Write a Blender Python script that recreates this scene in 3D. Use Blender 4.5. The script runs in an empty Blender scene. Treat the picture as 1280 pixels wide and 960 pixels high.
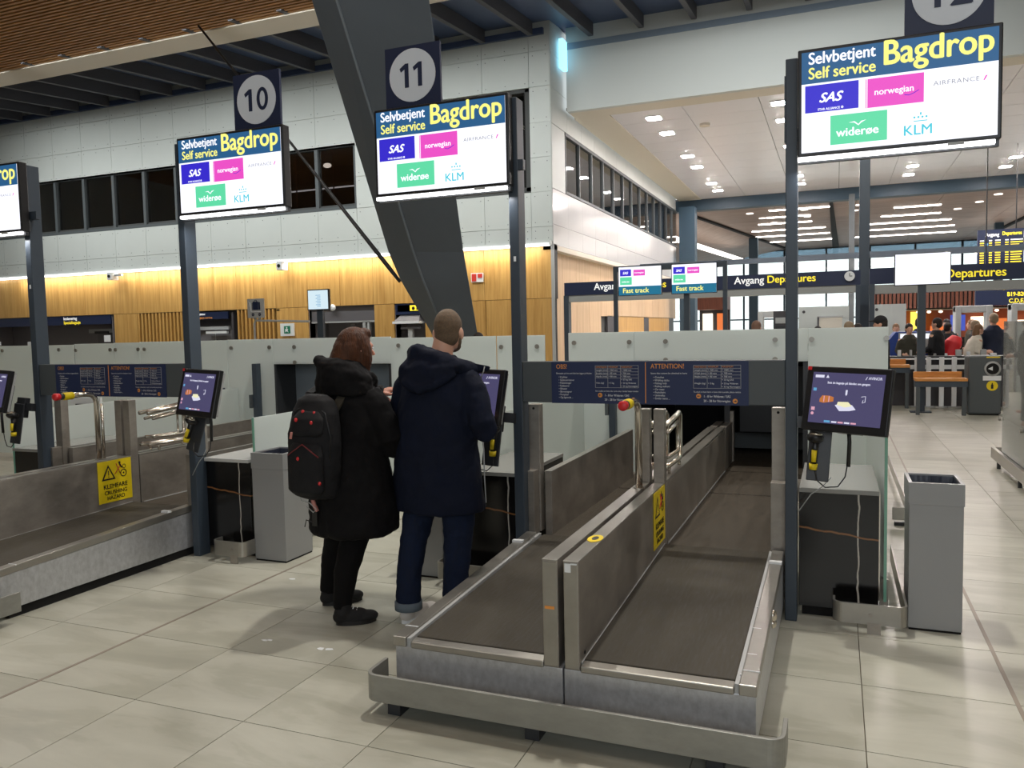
import bpy, bmesh, math, random
from mathutils import Vector, Matrix
R = math.radians
random.seed(7)
SC = bpy.context.scene
COL = SC.collection

# ------------------------------------------------------------ camera, world, lights, exposure
def lin(c):
    c /= 255.0
    return c/12.92 if c <= 0.04045 else ((c+0.055)/1.055)**2.4
def C(r, g, b): return (lin(r), lin(g), lin(b), 1.0)

FPX = 1005.0
def _ray(px, py):
    return Vector(((px-640)/FPX, -(py-480)/FPX, -1.0)).normalized()
_Y = _ray(1046, 406)
_X = -_ray(-1850, 467); _X = (_X-_X.dot(_Y)*_Y).normalized()
_Z = _X.cross(_Y)
cam_d = bpy.data.cameras.new('camera'); cam = bpy.data.objects.new('camera', cam_d); COL.objects.link(cam)
mw = Matrix((_X, _Y, _Z)).to_4x4(); mw.translation = (0, 0, 1.6)
cam.matrix_world = mw
cam_d.sensor_width = 36; cam_d.lens = 36*FPX/1280; cam_d.clip_start = 0.05; cam_d.clip_end = 400
SC.camera = cam
SC.view_settings.view_transform = 'Standard'; SC.view_settings.look = 'None'
SC.view_settings.exposure = 0.0; SC.view_settings.gamma = 1.0

wd = bpy.data.worlds.new('world'); SC.world = wd; wd.use_nodes = True
wd.node_tree.nodes['Background'].inputs[0].default_value = (0.93, 0.97, 1.0, 1)
wd.node_tree.nodes['Background'].inputs[1].default_value = 2.6

def area(name, loc, size, power, col=(1, 0.95, 0.87), target=None, sizey=None, spread=180):
    l = bpy.data.lights.new(name, 'AREA'); l.energy = power; l.color = col
    l.shape = 'RECTANGLE' if sizey else 'DISK'; l.size = size
    if sizey: l.size_y = sizey
    l.spread = R(spread)
    o = bpy.data.objects.new(name, l); COL.objects.link(o); o.location = loc
    d = (Vector(target)-Vector(loc)) if target else Vector((0, 0, -1))
    o.rotation_euler = d.to_track_quat('-Z', 'Y').to_euler()
    return o
# downlights high in the timber ceiling over the check-in hall (above the frame)
for i, (x, y, p) in enumerate(((-1.5, 5.3, 260), (3.4, 6.0, 120), (-5.6, 6.0, 80), (-10.5, 6.0, 65), (-3.4, 9.6, 70), (-9.0, 10, 70), (1.2, 10.5, 75), (5.5, 10.5, 75))):
    area('downlight', (x, y, 7.9), 0.28, p)
for i, (x, y) in enumerate(((-4.5, 0.2), (0.4, -0.6), (4.0, 1.0), (-9, 1))):
    area('ceiling_fill', (x, y, 7.85), 1.6, 48 if x > -3 else 24, (1, 0.96, 0.9))  # weak overhead fill added to soften the front of the hall
for hx in (-21, -15, -9): area('wall_fill', (hx, 13.25, 7.93), 5.4, 105, (0.97, 1, 0.98), target=(hx, 18, 4.6), sizey=0.2, spread=95)  # unseen fill added to brighten the white far wall
area('wall_fill', (-1, 13.25, 7.93), 7.0, 115, (0.97, 1, 0.98), target=(-1, 18.8, 5.6), sizey=0.2, spread=95)  # same added fill, aimed at the bulkhead
area('rear_fill', (1.0, -5.4, 3.6), 7.0, 210, (0.86, 0.93, 1.0), target=(-1.5, 5, 1.8), sizey=3.0)  # cool fill added behind the camera, no window is built there

# ------------------------------------------------------------ materials
MATS = {}
def nodes(m):
    m.use_nodes = True
    nt = m.node_tree; nt.nodes.clear()
    out = nt.nodes.new('ShaderNodeOutputMaterial'); p = nt.nodes.new('ShaderNodeBsdfPrincipled')
    nt.links.new(p.outputs[0], out.inputs[0])
    return nt, p, out
def M(name, col, rough=0.5, metal=0.0, spec=0.5, noise=None, bump=None, emit=0.0, ecol=None, coat=0.0):
    """noise=(scale(x,y,z), amount, detail); bump=(scale, strength)"""
    m = bpy.data.materials.new(name); nt, p, out = nodes(m)
    p.inputs['Base Color'].default_value = col
    p.inputs['Roughness'].default_value = rough; p.inputs['Metallic'].default_value = metal
    p.inputs['Specular IOR Level'].default_value = spec
    p.inputs['Coat Weight'].default_value = coat
    if emit:
        p.inputs['Emission Color'].default_value = ecol or col; p.inputs['Emission Strength'].default_value = emit
    if noise or bump:
        tc = nt.nodes.new('ShaderNodeTexCoord')
    if noise:
        sc, amt, det = noise
        mp = nt.nodes.new('ShaderNodeMapping'); mp.inputs['Scale'].default_value = sc
        nt.links.new(tc.outputs['Object'], mp.inputs[0])
        n = nt.nodes.new('ShaderNodeTexNoise'); n.inputs['Scale'].default_value = 1; n.inputs['Detail'].default_value = det
        n.inputs['Roughness'].default_value = 0.65
        nt.links.new(mp.outputs[0], n.inputs[0])
        r = nt.nodes.new('ShaderNodeMapRange'); r.inputs[1].default_value = 0.3; r.inputs[2].default_value = 0.7
        r.inputs[3].default_value = 1-amt; r.inputs[4].default_value = 1+amt
        nt.links.new(n.outputs[0], r.inputs[0])
        mx = nt.nodes.new('ShaderNodeVectorMath'); mx.operation = 'SCALE'
        mx.inputs[0].default_value = col[:3]; nt.links.new(r.outputs[0], mx.inputs['Scale'])
        nt.links.new(mx.outputs[0], p.inputs['Base Color'])
        rr = nt.nodes.new('ShaderNodeMapRange'); rr.inputs[1].default_value = 0.3; rr.inputs[2].default_value = 0.7
        rr.inputs[3].default_value = max(0.02, rough*(1-amt*0.7)); rr.inputs[4].default_value = min(1, rough*(1+amt*0.7))
        nt.links.new(n.outputs[0], rr.inputs[0]); nt.links.new(rr.outputs[0], p.inputs['Roughness'])
    if bump:
        b = nt.nodes.new('ShaderNodeBump'); b.inputs['Strength'].default_value = bump[1]; b.inputs['Distance'].default_value = 0.01
        n2 = nt.nodes.new('ShaderNodeTexNoise'); n2.inputs['Detail'].default_value = 3
        mp2 = nt.nodes.new('ShaderNodeMapping')
        mp2.inputs['Scale'].default_value = bump[0] if isinstance(bump[0], tuple) else (bump[0],)*3
        nt.links.new(tc.outputs['Object'], mp2.inputs[0]); nt.links.new(mp2.outputs[0], n2.inputs[0]); n2.inputs['Scale'].default_value = 1
        nt.links.new(n2.outputs[0], b.inputs['Height']); nt.links.new(b.outputs[0], p.inputs['Normal'])
    MATS[name] = m
    return m

def tile_mat():
    m = bpy.data.materials.new('porcelain_tile'); nt, p, out = nodes(m); N = nt.nodes.new; L = nt.links.new
    geo = N('ShaderNodeNewGeometry'); oi = N('ShaderNodeObjectInfo')
    off = N('ShaderNodeVectorMath'); off.operation = 'SCALE'; off.inputs[0].default_value = (37, 19, 53); L(oi.outputs['Random'], off.inputs['Scale'])
    add = N('ShaderNodeVectorMath'); L(geo.outputs['Position'], add.inputs[0]); L(off.outputs[0], add.inputs[1])
    mp = N('ShaderNodeMapping'); mp.inputs['Rotation'].default_value = (0, 0, R(-25)); mp.inputs['Scale'].default_value = (1.0, 3.4, 1)
    L(add.outputs[0], mp.inputs[0])
    n = N('ShaderNodeTexNoise'); n.inputs['Scale'].default_value = 1.3; n.inputs['Detail'].default_value = 7; n.inputs['Roughness'].default_value = 0.6; n.inputs['Distortion'].default_value = 0.6
    L(mp.outputs[0], n.inputs[0])
    cr = N('ShaderNodeValToRGB'); e = cr.color_ramp.elements
    e[0].position = 0.3; e[0].color = C(158, 157, 144); e[1].position = 0.72; e[1].color = C(186, 185, 172)
    k = cr.color_ramp.elements.new(0.46); k.color = C(168, 167, 153)
    k = cr.color_ramp.elements.new(0.5); k.color = C(174, 173, 160)
    L(n.outputs[0], cr.inputs[0])
    hs = N('ShaderNodeHueSaturation'); mr = N('ShaderNodeMapRange'); mr.inputs[3].default_value = 0.94; mr.inputs[4].default_value = 1.05
    L(oi.outputs['Random'], mr.inputs[0]); L(mr.outputs[0], hs.inputs['Value']); L(cr.outputs[0], hs.inputs['Color'])
    L(hs.outputs[0], p.inputs['Base Color'])
    r2 = N('ShaderNodeMapRange'); r2.inputs[3].default_value = 0.28; r2.inputs[4].default_value = 0.42; L(n.outputs[0], r2.inputs[0]); L(r2.outputs[0], p.inputs['Roughness'])
    return m
def wood_mat(name, c1, c2, scale=(14, 14, 0.7), rough=0.45):
    m = bpy.data.materials.new(name); nt, p, out = nodes(m); N = nt.nodes.new; L = nt.links.new
    geo = N('ShaderNodeNewGeometry'); oi = N('ShaderNodeObjectInfo')
    off = N('ShaderNodeVectorMath'); off.operation = 'SCALE'; off.inputs[0].default_value = (37, 19, 53); L(oi.outputs['Random'], off.inputs['Scale'])
    add = N('ShaderNodeVectorMath'); L(geo.outputs['Position'], add.inputs[0]); L(off.outputs[0], add.inputs[1])
    mp = N('ShaderNodeMapping'); mp.inputs['Scale'].default_value = scale; L(add.outputs[0], mp.inputs[0])
    n = N('ShaderNodeTexNoise'); n.inputs['Scale'].default_value = 1; n.inputs['Detail'].default_value = 5; n.inputs['Roughness'].default_value = 0.65; n.inputs['Distortion'].default_value = 0.3
    L(mp.outputs[0], n.inputs[0])
    cr = N('ShaderNodeValToRGB'); e = cr.color_ramp.elements
    e[0].position = 0.3; e[0].color = c1; e[1].position = 0.7; e[1].color = c2
    L(n.outputs[0], cr.inputs[0])
    hs = N('ShaderNodeHueSaturation'); mr = N('ShaderNodeMapRange'); mr.inputs[3].default_value = 0.92; mr.inputs[4].default_value = 1.07
    L(oi.outputs['Random'], mr.inputs[0]); L(mr.outputs[0], hs.inputs['Value']); L(cr.outputs[0], hs.inputs['Color'])
    L(hs.outputs[0], p.inputs['Base Color']); p.inputs['Roughness'].default_value = rough
    return m
def marble_mat():
    m = bpy.data.materials.new('black_marble'); nt, p, out = nodes(m); N = nt.nodes.new; L = nt.links.new
    tc = N('ShaderNodeTexCoord'); sep = N('ShaderNodeSeparateXYZ')
    n = N('ShaderNodeTexNoise'); n.inputs['Scale'].default_value = 5; n.inputs['Detail'].default_value = 4; L(tc.outputs['Object'], n.inputs[0])
    L(tc.outputs['Object'], sep.inputs[0])
    def vein(src, at, wob, width, slope=0.0, other=None):
        a = N('ShaderNodeMath'); a.operation = 'MULTIPLY_ADD'; L(n.outputs[0], a.inputs[0]); a.inputs[1].default_value = wob; L(src, a.inputs[2])
        if other is not None:
            b = N('ShaderNodeMath'); b.operation = 'MULTIPLY_ADD'; L(other, b.inputs[0]); b.inputs[1].default_value = slope; L(a.outputs[0], b.inputs[2]); a = b
        s = N('ShaderNodeMath'); s.operation = 'SUBTRACT'; L(a.outputs[0], s.inputs[0]); s.inputs[1].default_value = at
        ab = N('ShaderNodeMath'); ab.operation = 'ABSOLUTE'; L(s.outputs[0], ab.inputs[0])
        mr = N('ShaderNodeMapRange'); mr.inputs[1].default_value = width*0.3; mr.inputs[2].default_value = width; mr.inputs[3].default_value = 1; mr.inputs[4].default_value = 0
        L(ab.outputs[0], mr.inputs[0]); return mr.outputs[0]
    v1 = vein(sep.outputs['X'], 0.13, 0.05, 0.006)
    v2 = vein(sep.outputs['Z'], 0.50, 0.05, 0.007, 0.10, sep.outputs['X'])
    mx = N('ShaderNodeMixRGB'); mx.inputs[1].default_value = C(12, 11, 12); mx.inputs[2].default_value = C(190, 185, 175); L(v1, mx.inputs[0])
    mx2 = N('ShaderNodeMixRGB'); L(mx.outputs[0], mx2.inputs[1]); mx2.inputs[2].default_value = C(135, 92, 55); L(v2, mx2.inputs[0])
    L(mx2.outputs[0], p.inputs['Base Color']); p.inputs['Roughness'].default_value = 0.16
    return m
def glass_mat(name, tint, gloss=0.1, haze=0):
    m = bpy.data.materials.new(name); nt, p, out = nodes(m); nt.nodes.remove(p); N = nt.nodes.new; L = nt.links.new
    tr = N('ShaderNodeBsdfTransparent'); tr.inputs[0].default_value = tint
    gl = N('ShaderNodeBsdfGlossy'); gl.inputs['Roughness'].default_value = 0.03; gl.inputs[0].default_value = (1, 1, 1, 1)
    fr = N('ShaderNodeFresnel'); fr.inputs[0].default_value = 1.5
    ad = N('ShaderNodeMath'); ad.operation = 'ADD'; ad.inputs[1].default_value = gloss; ad.use_clamp = True; L(fr.outputs[0], ad.inputs[0])
    mx = N('ShaderNodeMixShader'); L(ad.outputs[0], mx.inputs[0]); L(tr.outputs[0], mx.inputs[1]); L(gl.outputs[0], mx.inputs[2])
    if haze:
        df = N('ShaderNodeBsdfDiffuse'); df.inputs[0].default_value = C(196, 200, 198); m2 = N('ShaderNodeMixShader'); m2.inputs[0].default_value = haze
        L(mx.outputs[0], m2.inputs[1]); L(df.outputs[0], m2.inputs[2]); L(m2.outputs[0], out.inputs[0])
    else: L(mx.outputs[0], out.inputs[0])
    MATS[name] = m; return m

TILE = tile_mat()
GROUT = M('grout', C(128, 118, 104), 0.9)
BRASS = M('expansion_strip', C(150, 140, 128), 0.5, 0.5)
STEEL = M('brushed_steel', C(160, 157, 150), 0.34, 0.75, noise=((2.5, 2.5, 3.5), 0.16, 6), bump=((3, 3, 300), 0.02))
STEEL_D = M('worn_steel', C(158, 152, 144), 0.42, 0.65, noise=((3, 3, 5), 0.28, 8))
STEEL_S = M('scratched_steel', C(190, 192, 196), 0.38, 0.6, noise=((30, 30, 22), 0.18, 10))
TUBE = M('polished_tube', C(205, 198, 186), 0.22, 0.95)
BELT = M('belt_rubber', C(60, 55, 45), 0.75, noise=((90, 9, 10), 0.34, 8), bump=((500, 500, 500), 0.25))
BELT2 = M('worn_belt_rubber', C(66, 59, 49), 0.65, noise=((30, 5, 10), 0.25, 7), bump=((500, 500, 500), 0.2))
POST = M('slate_blue_paint', C(56, 66, 77), 0.42)
BEAMM = M('graphite_paint', C(76, 82, 85), 0.5)
NAVY = M('navy_print', C(28, 42, 82), 0.5)
NAVYS = M('navy_sign', C(24, 36, 68), 0.45)
DARK = M('black_plastic', C(22, 22, 25), 0.35)
DARKG = M('dark_grey_plastic', C(48, 50, 54), 0.4)
LGREY = M('light_grey_plastic', C(170, 172, 172), 0.4)
WHITE = M('white_print', C(225, 228, 230), 0.5)
SIGNGREY = M('pale_sign_disc', C(214, 221, 230), 0.45)
ORANGE = M('orange_print', C(226, 150, 70), 0.5)
YEL = M('yellow_sign', C(232, 205, 20), 0.45, noise=((9, 9, 9), 0.06, 3))
BLACKP = M('black_print', C(20, 18, 18), 0.5)
REDP = M('red_print', C(190, 50, 40), 0.5)
RED = M('red_button', C(205, 40, 45), 0.35)
MARBLE = marble_mat()
def frost_mat():
    m = bpy.data.materials.new('frosted_glass'); nt, p, out = nodes(m)
    p.inputs['Base Color'].default_value = C(226, 234, 232); p.inputs['Roughness'].default_value = 0.22
    t = nt.nodes.new('ShaderNodeBsdfTranslucent'); t.inputs[0].default_value = C(236, 242, 240)
    x = nt.nodes.new('ShaderNodeMixShader'); x.inputs[0].default_value = 0.42
    nt.links.new(p.outputs[0], x.inputs[1]); nt.links.new(t.outputs[0], x.inputs[2]); nt.links.new(x.outputs[0], out.inputs[0]); return m
FROST = frost_mat()
GEDGE = M('green_glass_edge', C(120, 170, 150), 0.2)
CLEAR = glass_mat('clear_glass', (0.80, 0.84, 0.83, 1), 0.10)
HAZE = glass_mat('hazy_glass', (0.80, 0.84, 0.83, 1), 0.12, 0.30)
WINGL = glass_mat('tinted_window_glass', (0.45, 0.43, 0.42, 1), 0.05)
BINM = M('bin_grey_metal', C(150, 151, 152), 0.42, 0.3)
BINW = M('bin_liner', C(40, 44, 58), 0.3)
WALLW = M('white_wall_panel', C(192, 197, 194), 0.55, noise=((1, 1, 1), 0.02, 2))
WALLG = M('gloss_white_panel', C(192, 192, 192), 0.15, spec=0.6)
JOINT = M('shadow_joint', C(70, 72, 72), 0.8)
PLAST = M('plaster_white', C(196, 200, 198), 0.6)
CREAM = M('cream_plaster', C(212, 205, 192), 0.7)
CEILW = M('white_ceiling_tile', C(224, 222, 228), 0.28)
WOODW = wood_mat('honey_wood', C(170, 126, 64), C(206, 164, 96))
WOODL = wood_mat('pale_wood', C(188, 158, 122), C(214, 184, 148))
WOODC = wood_mat('ceiling_slat_wood', C(160, 112, 62), C(190, 140, 84), scale=(0.7, 14, 14))
WOODF = wood_mat('mauve_wood', C(150, 126, 114), C(178, 152, 138), scale=(0.5, 5, 5), rough=0.6)
WOODB = wood_mat('bench_wood', C(190, 122, 52), C(222, 156, 80), scale=(3, 14, 14))
WOODR = wood_mat('red_brown_wood', C(96, 50, 34), C(130, 72, 48))
VOID = M('dark_void', C(14, 13, 13), 0.9)
ROOFB = M('roof_underside_blue', C(64, 78, 108), 0.5)
JOISTM = M('joist_paint', C(74, 74, 80), 0.6)
COLM = M('column_paint', C(92, 101, 112), 0.45, noise=((0.8, 0.8, 0.8), 0.06, 3))
CHARC = M('charcoal_panel', C(66, 64, 68), 0.5)
SHUT = M('grey_shutter', C(104, 102, 106), 0.45)
TEAL = M('teal_frame', C(38, 62, 78), 0.5)
GREYF = M('grey_fascia', C(150, 152, 150), 0.5)
YELL_T = M('yellow_lettering', C(245, 225, 60), 0.5, emit=0.6, ecol=C(250, 225, 50))
WHT_T = M('lit_white_lettering', C(240, 240, 240), 0.5, emit=0.5)
def EM(name, r, g, b, s): return M(name, C(20, 20, 20), 0.4, emit=s, ecol=C(r, g, b))
E_WHITE = EM('screen_white', 244, 246, 255, 1.25)
E_BLUE = EM('screen_blue', 38, 92, 138, 1.0)
E_YEL = EM('screen_yellow', 250, 245, 130, 1.1)
E_SAS = EM('screen_indigo', 52, 40, 205, 1.0)
E_PINK = EM('screen_pink', 238, 80, 200, 1.0)
E_GREEN = EM('screen_green', 96, 222, 168, 1.0)
E_CYAN = EM('screen_cyan', 70, 205, 225, 1.0)
E_GREYT = EM('screen_grey', 140, 140, 150, 1.0)
E_TRACK = EM('screen_teal', 20, 112, 145, 1.0)
E_LAMP = EM('lamp_white', 255, 252, 245, 9.0)
E_HALL = EM('hall_lamp_white', 255, 244, 240, 310.0)
E_LED = EM('led_white', 255, 255, 255, 5.0)
E_FAR = EM('far_lamp', 255, 250, 240, 3.0)
E_FARL = EM('far_linear_lamp', 255, 246, 236, 14.0)
E_UI = EM('ui_purple', 78, 74, 112, 0.85)
E_UIL = EM('ui_light', 220, 220, 240, 1.0)
E_UIO = EM('ui_orange', 200, 120, 60, 0.9)
E_UIY = EM('ui_yellow', 240, 235, 190, 1.0)
E_UIB = EM('ui_blue', 100, 170, 215, 0.9)
E_UIP = EM('ui_pink', 230, 170, 190, 0.9)
E_PALE = EM('screen_pale', 215, 236, 245, 1.0)
E_SHOPW = EM('shop_white_light', 255, 235, 210, 2.6)
E_SHOPO = EM('shop_orange_light', 230, 120, 60, 1.1)
E_SHOPY = EM('shop_yellow_light', 250, 225, 90, 1.5)
E_SHOPB = EM('shop_blue_screen', 70, 90, 190, 1.0)
E_SLOT = EM('cyan_slot_light', 140, 212, 240, 2.2)

# ------------------------------------------------------------ mesh helpers
class MB:
    def __init__(s): s.v = []; s.f = []; s.m = []; s.sm = []; s.mats = []
    def mi(s, mat):
        if mat not in s.mats: s.mats.append(mat)
        return s.mats.index(mat)
    def add(s, vs, fs, mat=None, smooth=False):
        b = len(s.v); s.v += [tuple(v) for v in vs]
        k = s.mi(mat) if mat is not None else 0
        for f in fs: s.f.append([i+b for i in f]); s.m.append(k); s.sm.append(smooth)
        return s
    def box(s, x0, x1, y0, y1, z0, z1, mat=None):
        vs = [(x, y, z) for x in (x0, x1) for y in (y0, y1) for z in (z0, z1)]
        return s.add(vs, [(0, 1, 3, 2), (4, 6, 7, 5), (0, 4, 5, 1), (2, 3, 7, 6), (0, 2, 6, 4), (1, 5, 7, 3)], mat)
    def hexa(s, p, mat=None):  # 8 points: bottom 4 ccw, top 4 ccw
        return s.add(p, [(3, 2, 1, 0), (4, 5, 6, 7), (0, 1, 5, 4), (1, 2, 6, 5), (2, 3, 7, 6), (3, 0, 4, 7)], mat)
    def quad(s, a, b, c, d, mat=None): return s.add([a, b, c, d], [(0, 1, 2, 3)], mat)
    def prism(s, poly, o, u, v, w, mat=None):  # poly in (u,v) plane at o extruded by w
        o, u, v, w = map(Vector, (o, u, v, w)); n = len(poly)
        P = [o+u*a+v*b for a, b in poly]; Q = [p+w for p in P]
        fs = [tuple(range(n)), tuple(range(2*n-1, n-1, -1))]+[(i, i+n, (i+1) % n+n, (i+1) % n) for i in range(n)]
        return s.add(P+Q, fs, mat)
    def tube(s, pts, r, seg=10, mat=None, flat=None):
        pts = [Vector(p) for p in pts]; n = len(pts)
        rs = r if isinstance(r, (list, tuple)) else [r]*n
        vs = []; prev = None
        for i, p in enumerate(pts):
            d = (pts[min(i+1, n-1)]-pts[max(i-1, 0)]).normalized()
            if prev is None:
                a = Vector((0, 0, 1)) if abs(d.z) < 0.9 else Vector((1, 0, 0)); u = a.cross(d).normalized()
            else: u = (prev-prev.dot(d)*d).normalized()
            w = d.cross(u); prev = u
            for k in range(seg):
                t = 2*math.pi*k/seg; vs.append(p+(u*math.cos(t)+w*math.sin(t))*rs[i])
        fs = [(i*seg+k, i*seg+(k+1) % seg, (i+1)*seg+(k+1) % seg, (i+1)*seg+k) for i in range(n-1) for k in range(seg)]
        fs += [tuple(range(seg-1, -1, -1)), tuple(range((n-1)*seg, n*seg))]
        return s.add(vs, fs, mat, True)
    def disc(s, c, n, r, mat=None, seg=24, h=0.0, ry=None):
        c = Vector(c); n = Vector(n).normalized()
        a = Vector((0, 0, 1)) if abs(n.z) < 0.9 else Vector((0, 1, 0)); u = a.cross(n).normalized(); w = n.cross(u)
        ry = ry or r
        ring = [c+u*r*math.cos(2*math.pi*k/seg)+w*ry*math.sin(2*math.pi*k/seg) for k in range(seg)]
        if not h: return s.add(ring, [tuple(range(seg))], mat)
        top = [p+n*h for p in ring]
        return s.add(ring+top, [tuple(range(seg-1, -1, -1)), tuple(range(seg, 2*seg))]+[(k, (k+1) % seg, (k+1) % seg+seg, k+seg) for k in range(seg)], mat)
    def ell(s, c, r, rot=None, seg=16, rings=10, mat=None):
        c = Vector(c); rot = rot or Matrix.Identity(3); vs = []
        for i in range(1, rings):
            ph = math.pi*i/rings
            for k in range(seg):
                t = 2*math.pi*k/seg
                vs.append(c+rot @ Vector((r[0]*math.sin(ph)*math.cos(t), r[1]*math.sin(ph)*math.sin(t), r[2]*math.cos(ph))))
        a = len(vs); vs.append(c+rot @ Vector((0, 0, r[2]))); vs.append(c-rot @ Vector((0, 0, r[2])))
        fs = [(i*seg+k, (i+1)*seg+k, (i+1)*seg+(k+1) % seg, i*seg+(k+1) % seg) for i in range(rings-2) for k in range(seg)]
        fs += [(a, k, (k+1) % seg) for k in range(seg)]+[(a+1, (rings-2)*seg+(k+1) % seg, (rings-2)*seg+k) for k in range(seg)]
        return s.add(vs, fs, mat, True)
    def loft(s, rings, seg=24, mat=None):  # ring = (x,y,z,rx,ry,rotdeg)
        vs = []
        for (x, y, z, rx, ry, *a) in rings:
            an = R(a[0]) if a else 0; sx = a[1] if len(a) > 1 else 0  # sx: tilt dz per unit local y
            for k in range(seg):
                t = 2*math.pi*k/seg; px, py = rx*math.cos(t), ry*math.sin(t)
                vs.append((x+px*math.cos(an)-py*math.sin(an), y+px*math.sin(an)+py*math.cos(an), z+sx*py))
        n = len(rings)
        fs = [(i*seg+k, i*seg+(k+1) % seg, (i+1)*seg+(k+1) % seg, (i+1)*seg+k) for i in range(n-1) for k in range(seg)]
        fs += [tuple(range(seg-1, -1, -1)), tuple(range((n-1)*seg, n*seg))]
        return s.add(vs, fs, mat, True)
    def text(s, body, o, right, up, size, mat=None, bold=0.0, sx=1.0, shear=0.0, align='LEFT', maxw=None, space=1.0):
        vs, fs, w = glyphs(body, 0.0, shear, space)
        o, right, up = Vector(o), Vector(right), Vector(up)
        if maxw: sx = min(sx, maxw/(w*size)) if maxw > 0 else -maxw/(w*size)
        off = {'LEFT': 0, 'CENTER': -w/2, 'RIGHT': -w}[align]
        bb = bold*1.15
        nn = right.cross(up)*.00025
        for ox_, oy_ in (((-bb, 0), (bb, 0), (0, bb*.7), (0, -bb*.7)) if bb > .011 else ((-bb, 0), (bb, 0)) if bb else ((0, 0),)):
            s.add([o+right*((x+off)*size*sx+ox_*size)+up*((y+oy_)*size) for x, y in vs], fs, mat); o = o+nn
        return s
    def mesh(s, name):
        me = bpy.data.meshes.new(name); me.from_pydata([tuple(v) for v in s.v], [], s.f)
        for m in s.mats: me.materials.append(m)
        me.polygons.foreach_set('material_index', s.m); me.polygons.foreach_set('use_smooth', s.sm)
        me.update(); return me
    def build(s, name, parent=None, mat=None, bevel=0.0, loc=None, seg=2, **kw):
        if mat is not None and not s.mats: s.mats = [mat]
        if mat is not None and not s.m: pass
        me = s.mesh(name)
        if mat is not None and len(me.materials) == 0: me.materials.append(mat)
        o = bpy.data.objects.new(name, me); COL.objects.link(o)
        if parent: o.parent = parent
        if loc: o.location = loc
        if bevel:
            b = o.modifiers.new('bevel', 'BEVEL'); b.width = bevel; b.segments = seg; b.limit_method = 'ANGLE'; b.harden_normals = False
        tag(o, **kw)
        return o
_G = {}
def glyphs(body, bold, shear, space=1.0):
    key = (body, bold, shear, space)
    if key not in _G:
        cu = bpy.data.curves.new('t', 'FONT'); cu.body = body; cu.size = 1; cu.offset = bold; cu.shear = shear; cu.resolution_u = 4 if len(body) < 14 else 2; cu.space_character = space
        ob = bpy.data.objects.new('t', cu); me = bpy.data.meshes.new_from_object(ob)
        vs = [(v.co.x, v.co.y) for v in me.vertices]; fs = [tuple(p.vertices) for p in me.polygons]
        bpy.data.objects.remove(ob); bpy.data.curves.remove(cu); bpy.data.meshes.remove(me)
        w = max([x for x, _ in vs] or [0])
        _G[key] = (vs, fs, w)
    return _G[key]
def tag(o, label=None, cat=None, group=None, kind=None):
    if label: o['label'] = label
    if cat: o['category'] = cat
    if group: o['group'] = group
    if kind: o['kind'] = kind
    return o
def empty(name, loc=(0, 0, 0), rz=0.0, **kw):
    o = bpy.data.objects.new(name, None); COL.objects.link(o); o.location = loc; o.rotation_euler = (0, 0, rz); o.empty_display_size = 0.1
    return tag(o, **kw)
def B(x0, x1, y0, y1, z0, z1, name, parent, mat, bevel=0.0, **kw):
    return MB().box(x0, x1, y0, y1, z0, z1, mat).build(name, parent, bevel=bevel, **kw)
def kids(o): return [c for c in bpy.data.objects if c.parent == o]
def copy_tree(o, dx=0, dy=0, dz=0, parent=None, **kw):
    ch = {}
    for c in bpy.data.objects:
        if c.parent: ch.setdefault(c.parent.name, []).append(c)
    def rec(a, par):
        c = a.copy(); COL.objects.link(c)
        if par: c.parent = par
        for k in ch.get(a.name, []): rec(k, c)
        return c
    c = rec(o, parent); c.location = (o.location.x+dx, o.location.y+dy, o.location.z+dz)
    for k, v in kw.items(): c[{'cat': 'category'}.get(k, k)] = v
    return c
XV, YV, ZV = Vector((1, 0, 0)), Vector((0, 1, 0)), Vector((0, 0, 1))

def proj(x, y, z):
    d = Vector((x, y, z-1.6)); a, b, c = d.dot(_c0), d.dot(_c1), d.dot(_c2)
    if c > -0.05: return None
    return (640+FPX*a/-c, 480-FPX*b/-c)
_rt = Matrix((_X, _Y, _Z)).transposed()  # rows: camera axes in world
_c0, _c1, _c2 = [Vector(_X[i:i+1]+_Y[i:i+1]+_Z[i:i+1]) if False else Vector((_X[i], _Y[i], _Z[i])) for i in range(3)]

# ================================================================ STRUCTURE
# ---------------- floor
floor = MB().box(-26, 14, -6, 62, -0.20, -0.012, GROUT).build('floor', kind='structure')
tm = MB().hexa([(-.2990, -.3010, -.02), (.2990, -.3010, -.02), (.2990, .3010, -.02), (-.2990, .3010, -.02),
                (-.2980, -.3000, 0), (.2980, -.3000, 0), (.2980, .3000, 0), (-.2980, .3000, 0)], TILE).mesh('floor_tile')
cand = []
TX = [(-3.49+0.6*i+0.3) for i in range(-8, 12)]
for gx in TX:
    for j in range(-2, 27):
        gy = 2.59+0.6045*j+0.302
        if gy < 0.9: continue
        ok = any((q := proj(gx+a, gy+b, 0)) and -5 < q[0] < 1285 and -5 < q[1] < 966 for a in (-.3, .3) for b in (-.3, .3))
        if not ok: continue
        if -1.75 < gx < -0.6 and 3.3 < gy < 9: continue       # under the conveyor bodies
        if -6.5 < gx < -4.8 and gy < 9: continue
        cand.append((gy*gy+gx*gx, gx, gy))
cand.sort(); near = cand[:280]; done = set()
for _, gx, gy in near:
    o = bpy.data.objects.new('floor_tile', tm); COL.objects.link(o); o.location = (gx, gy, 0); o.parent = floor
    done.add((round(gx, 2), round(gy, 2)))
mb = MB()
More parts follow.
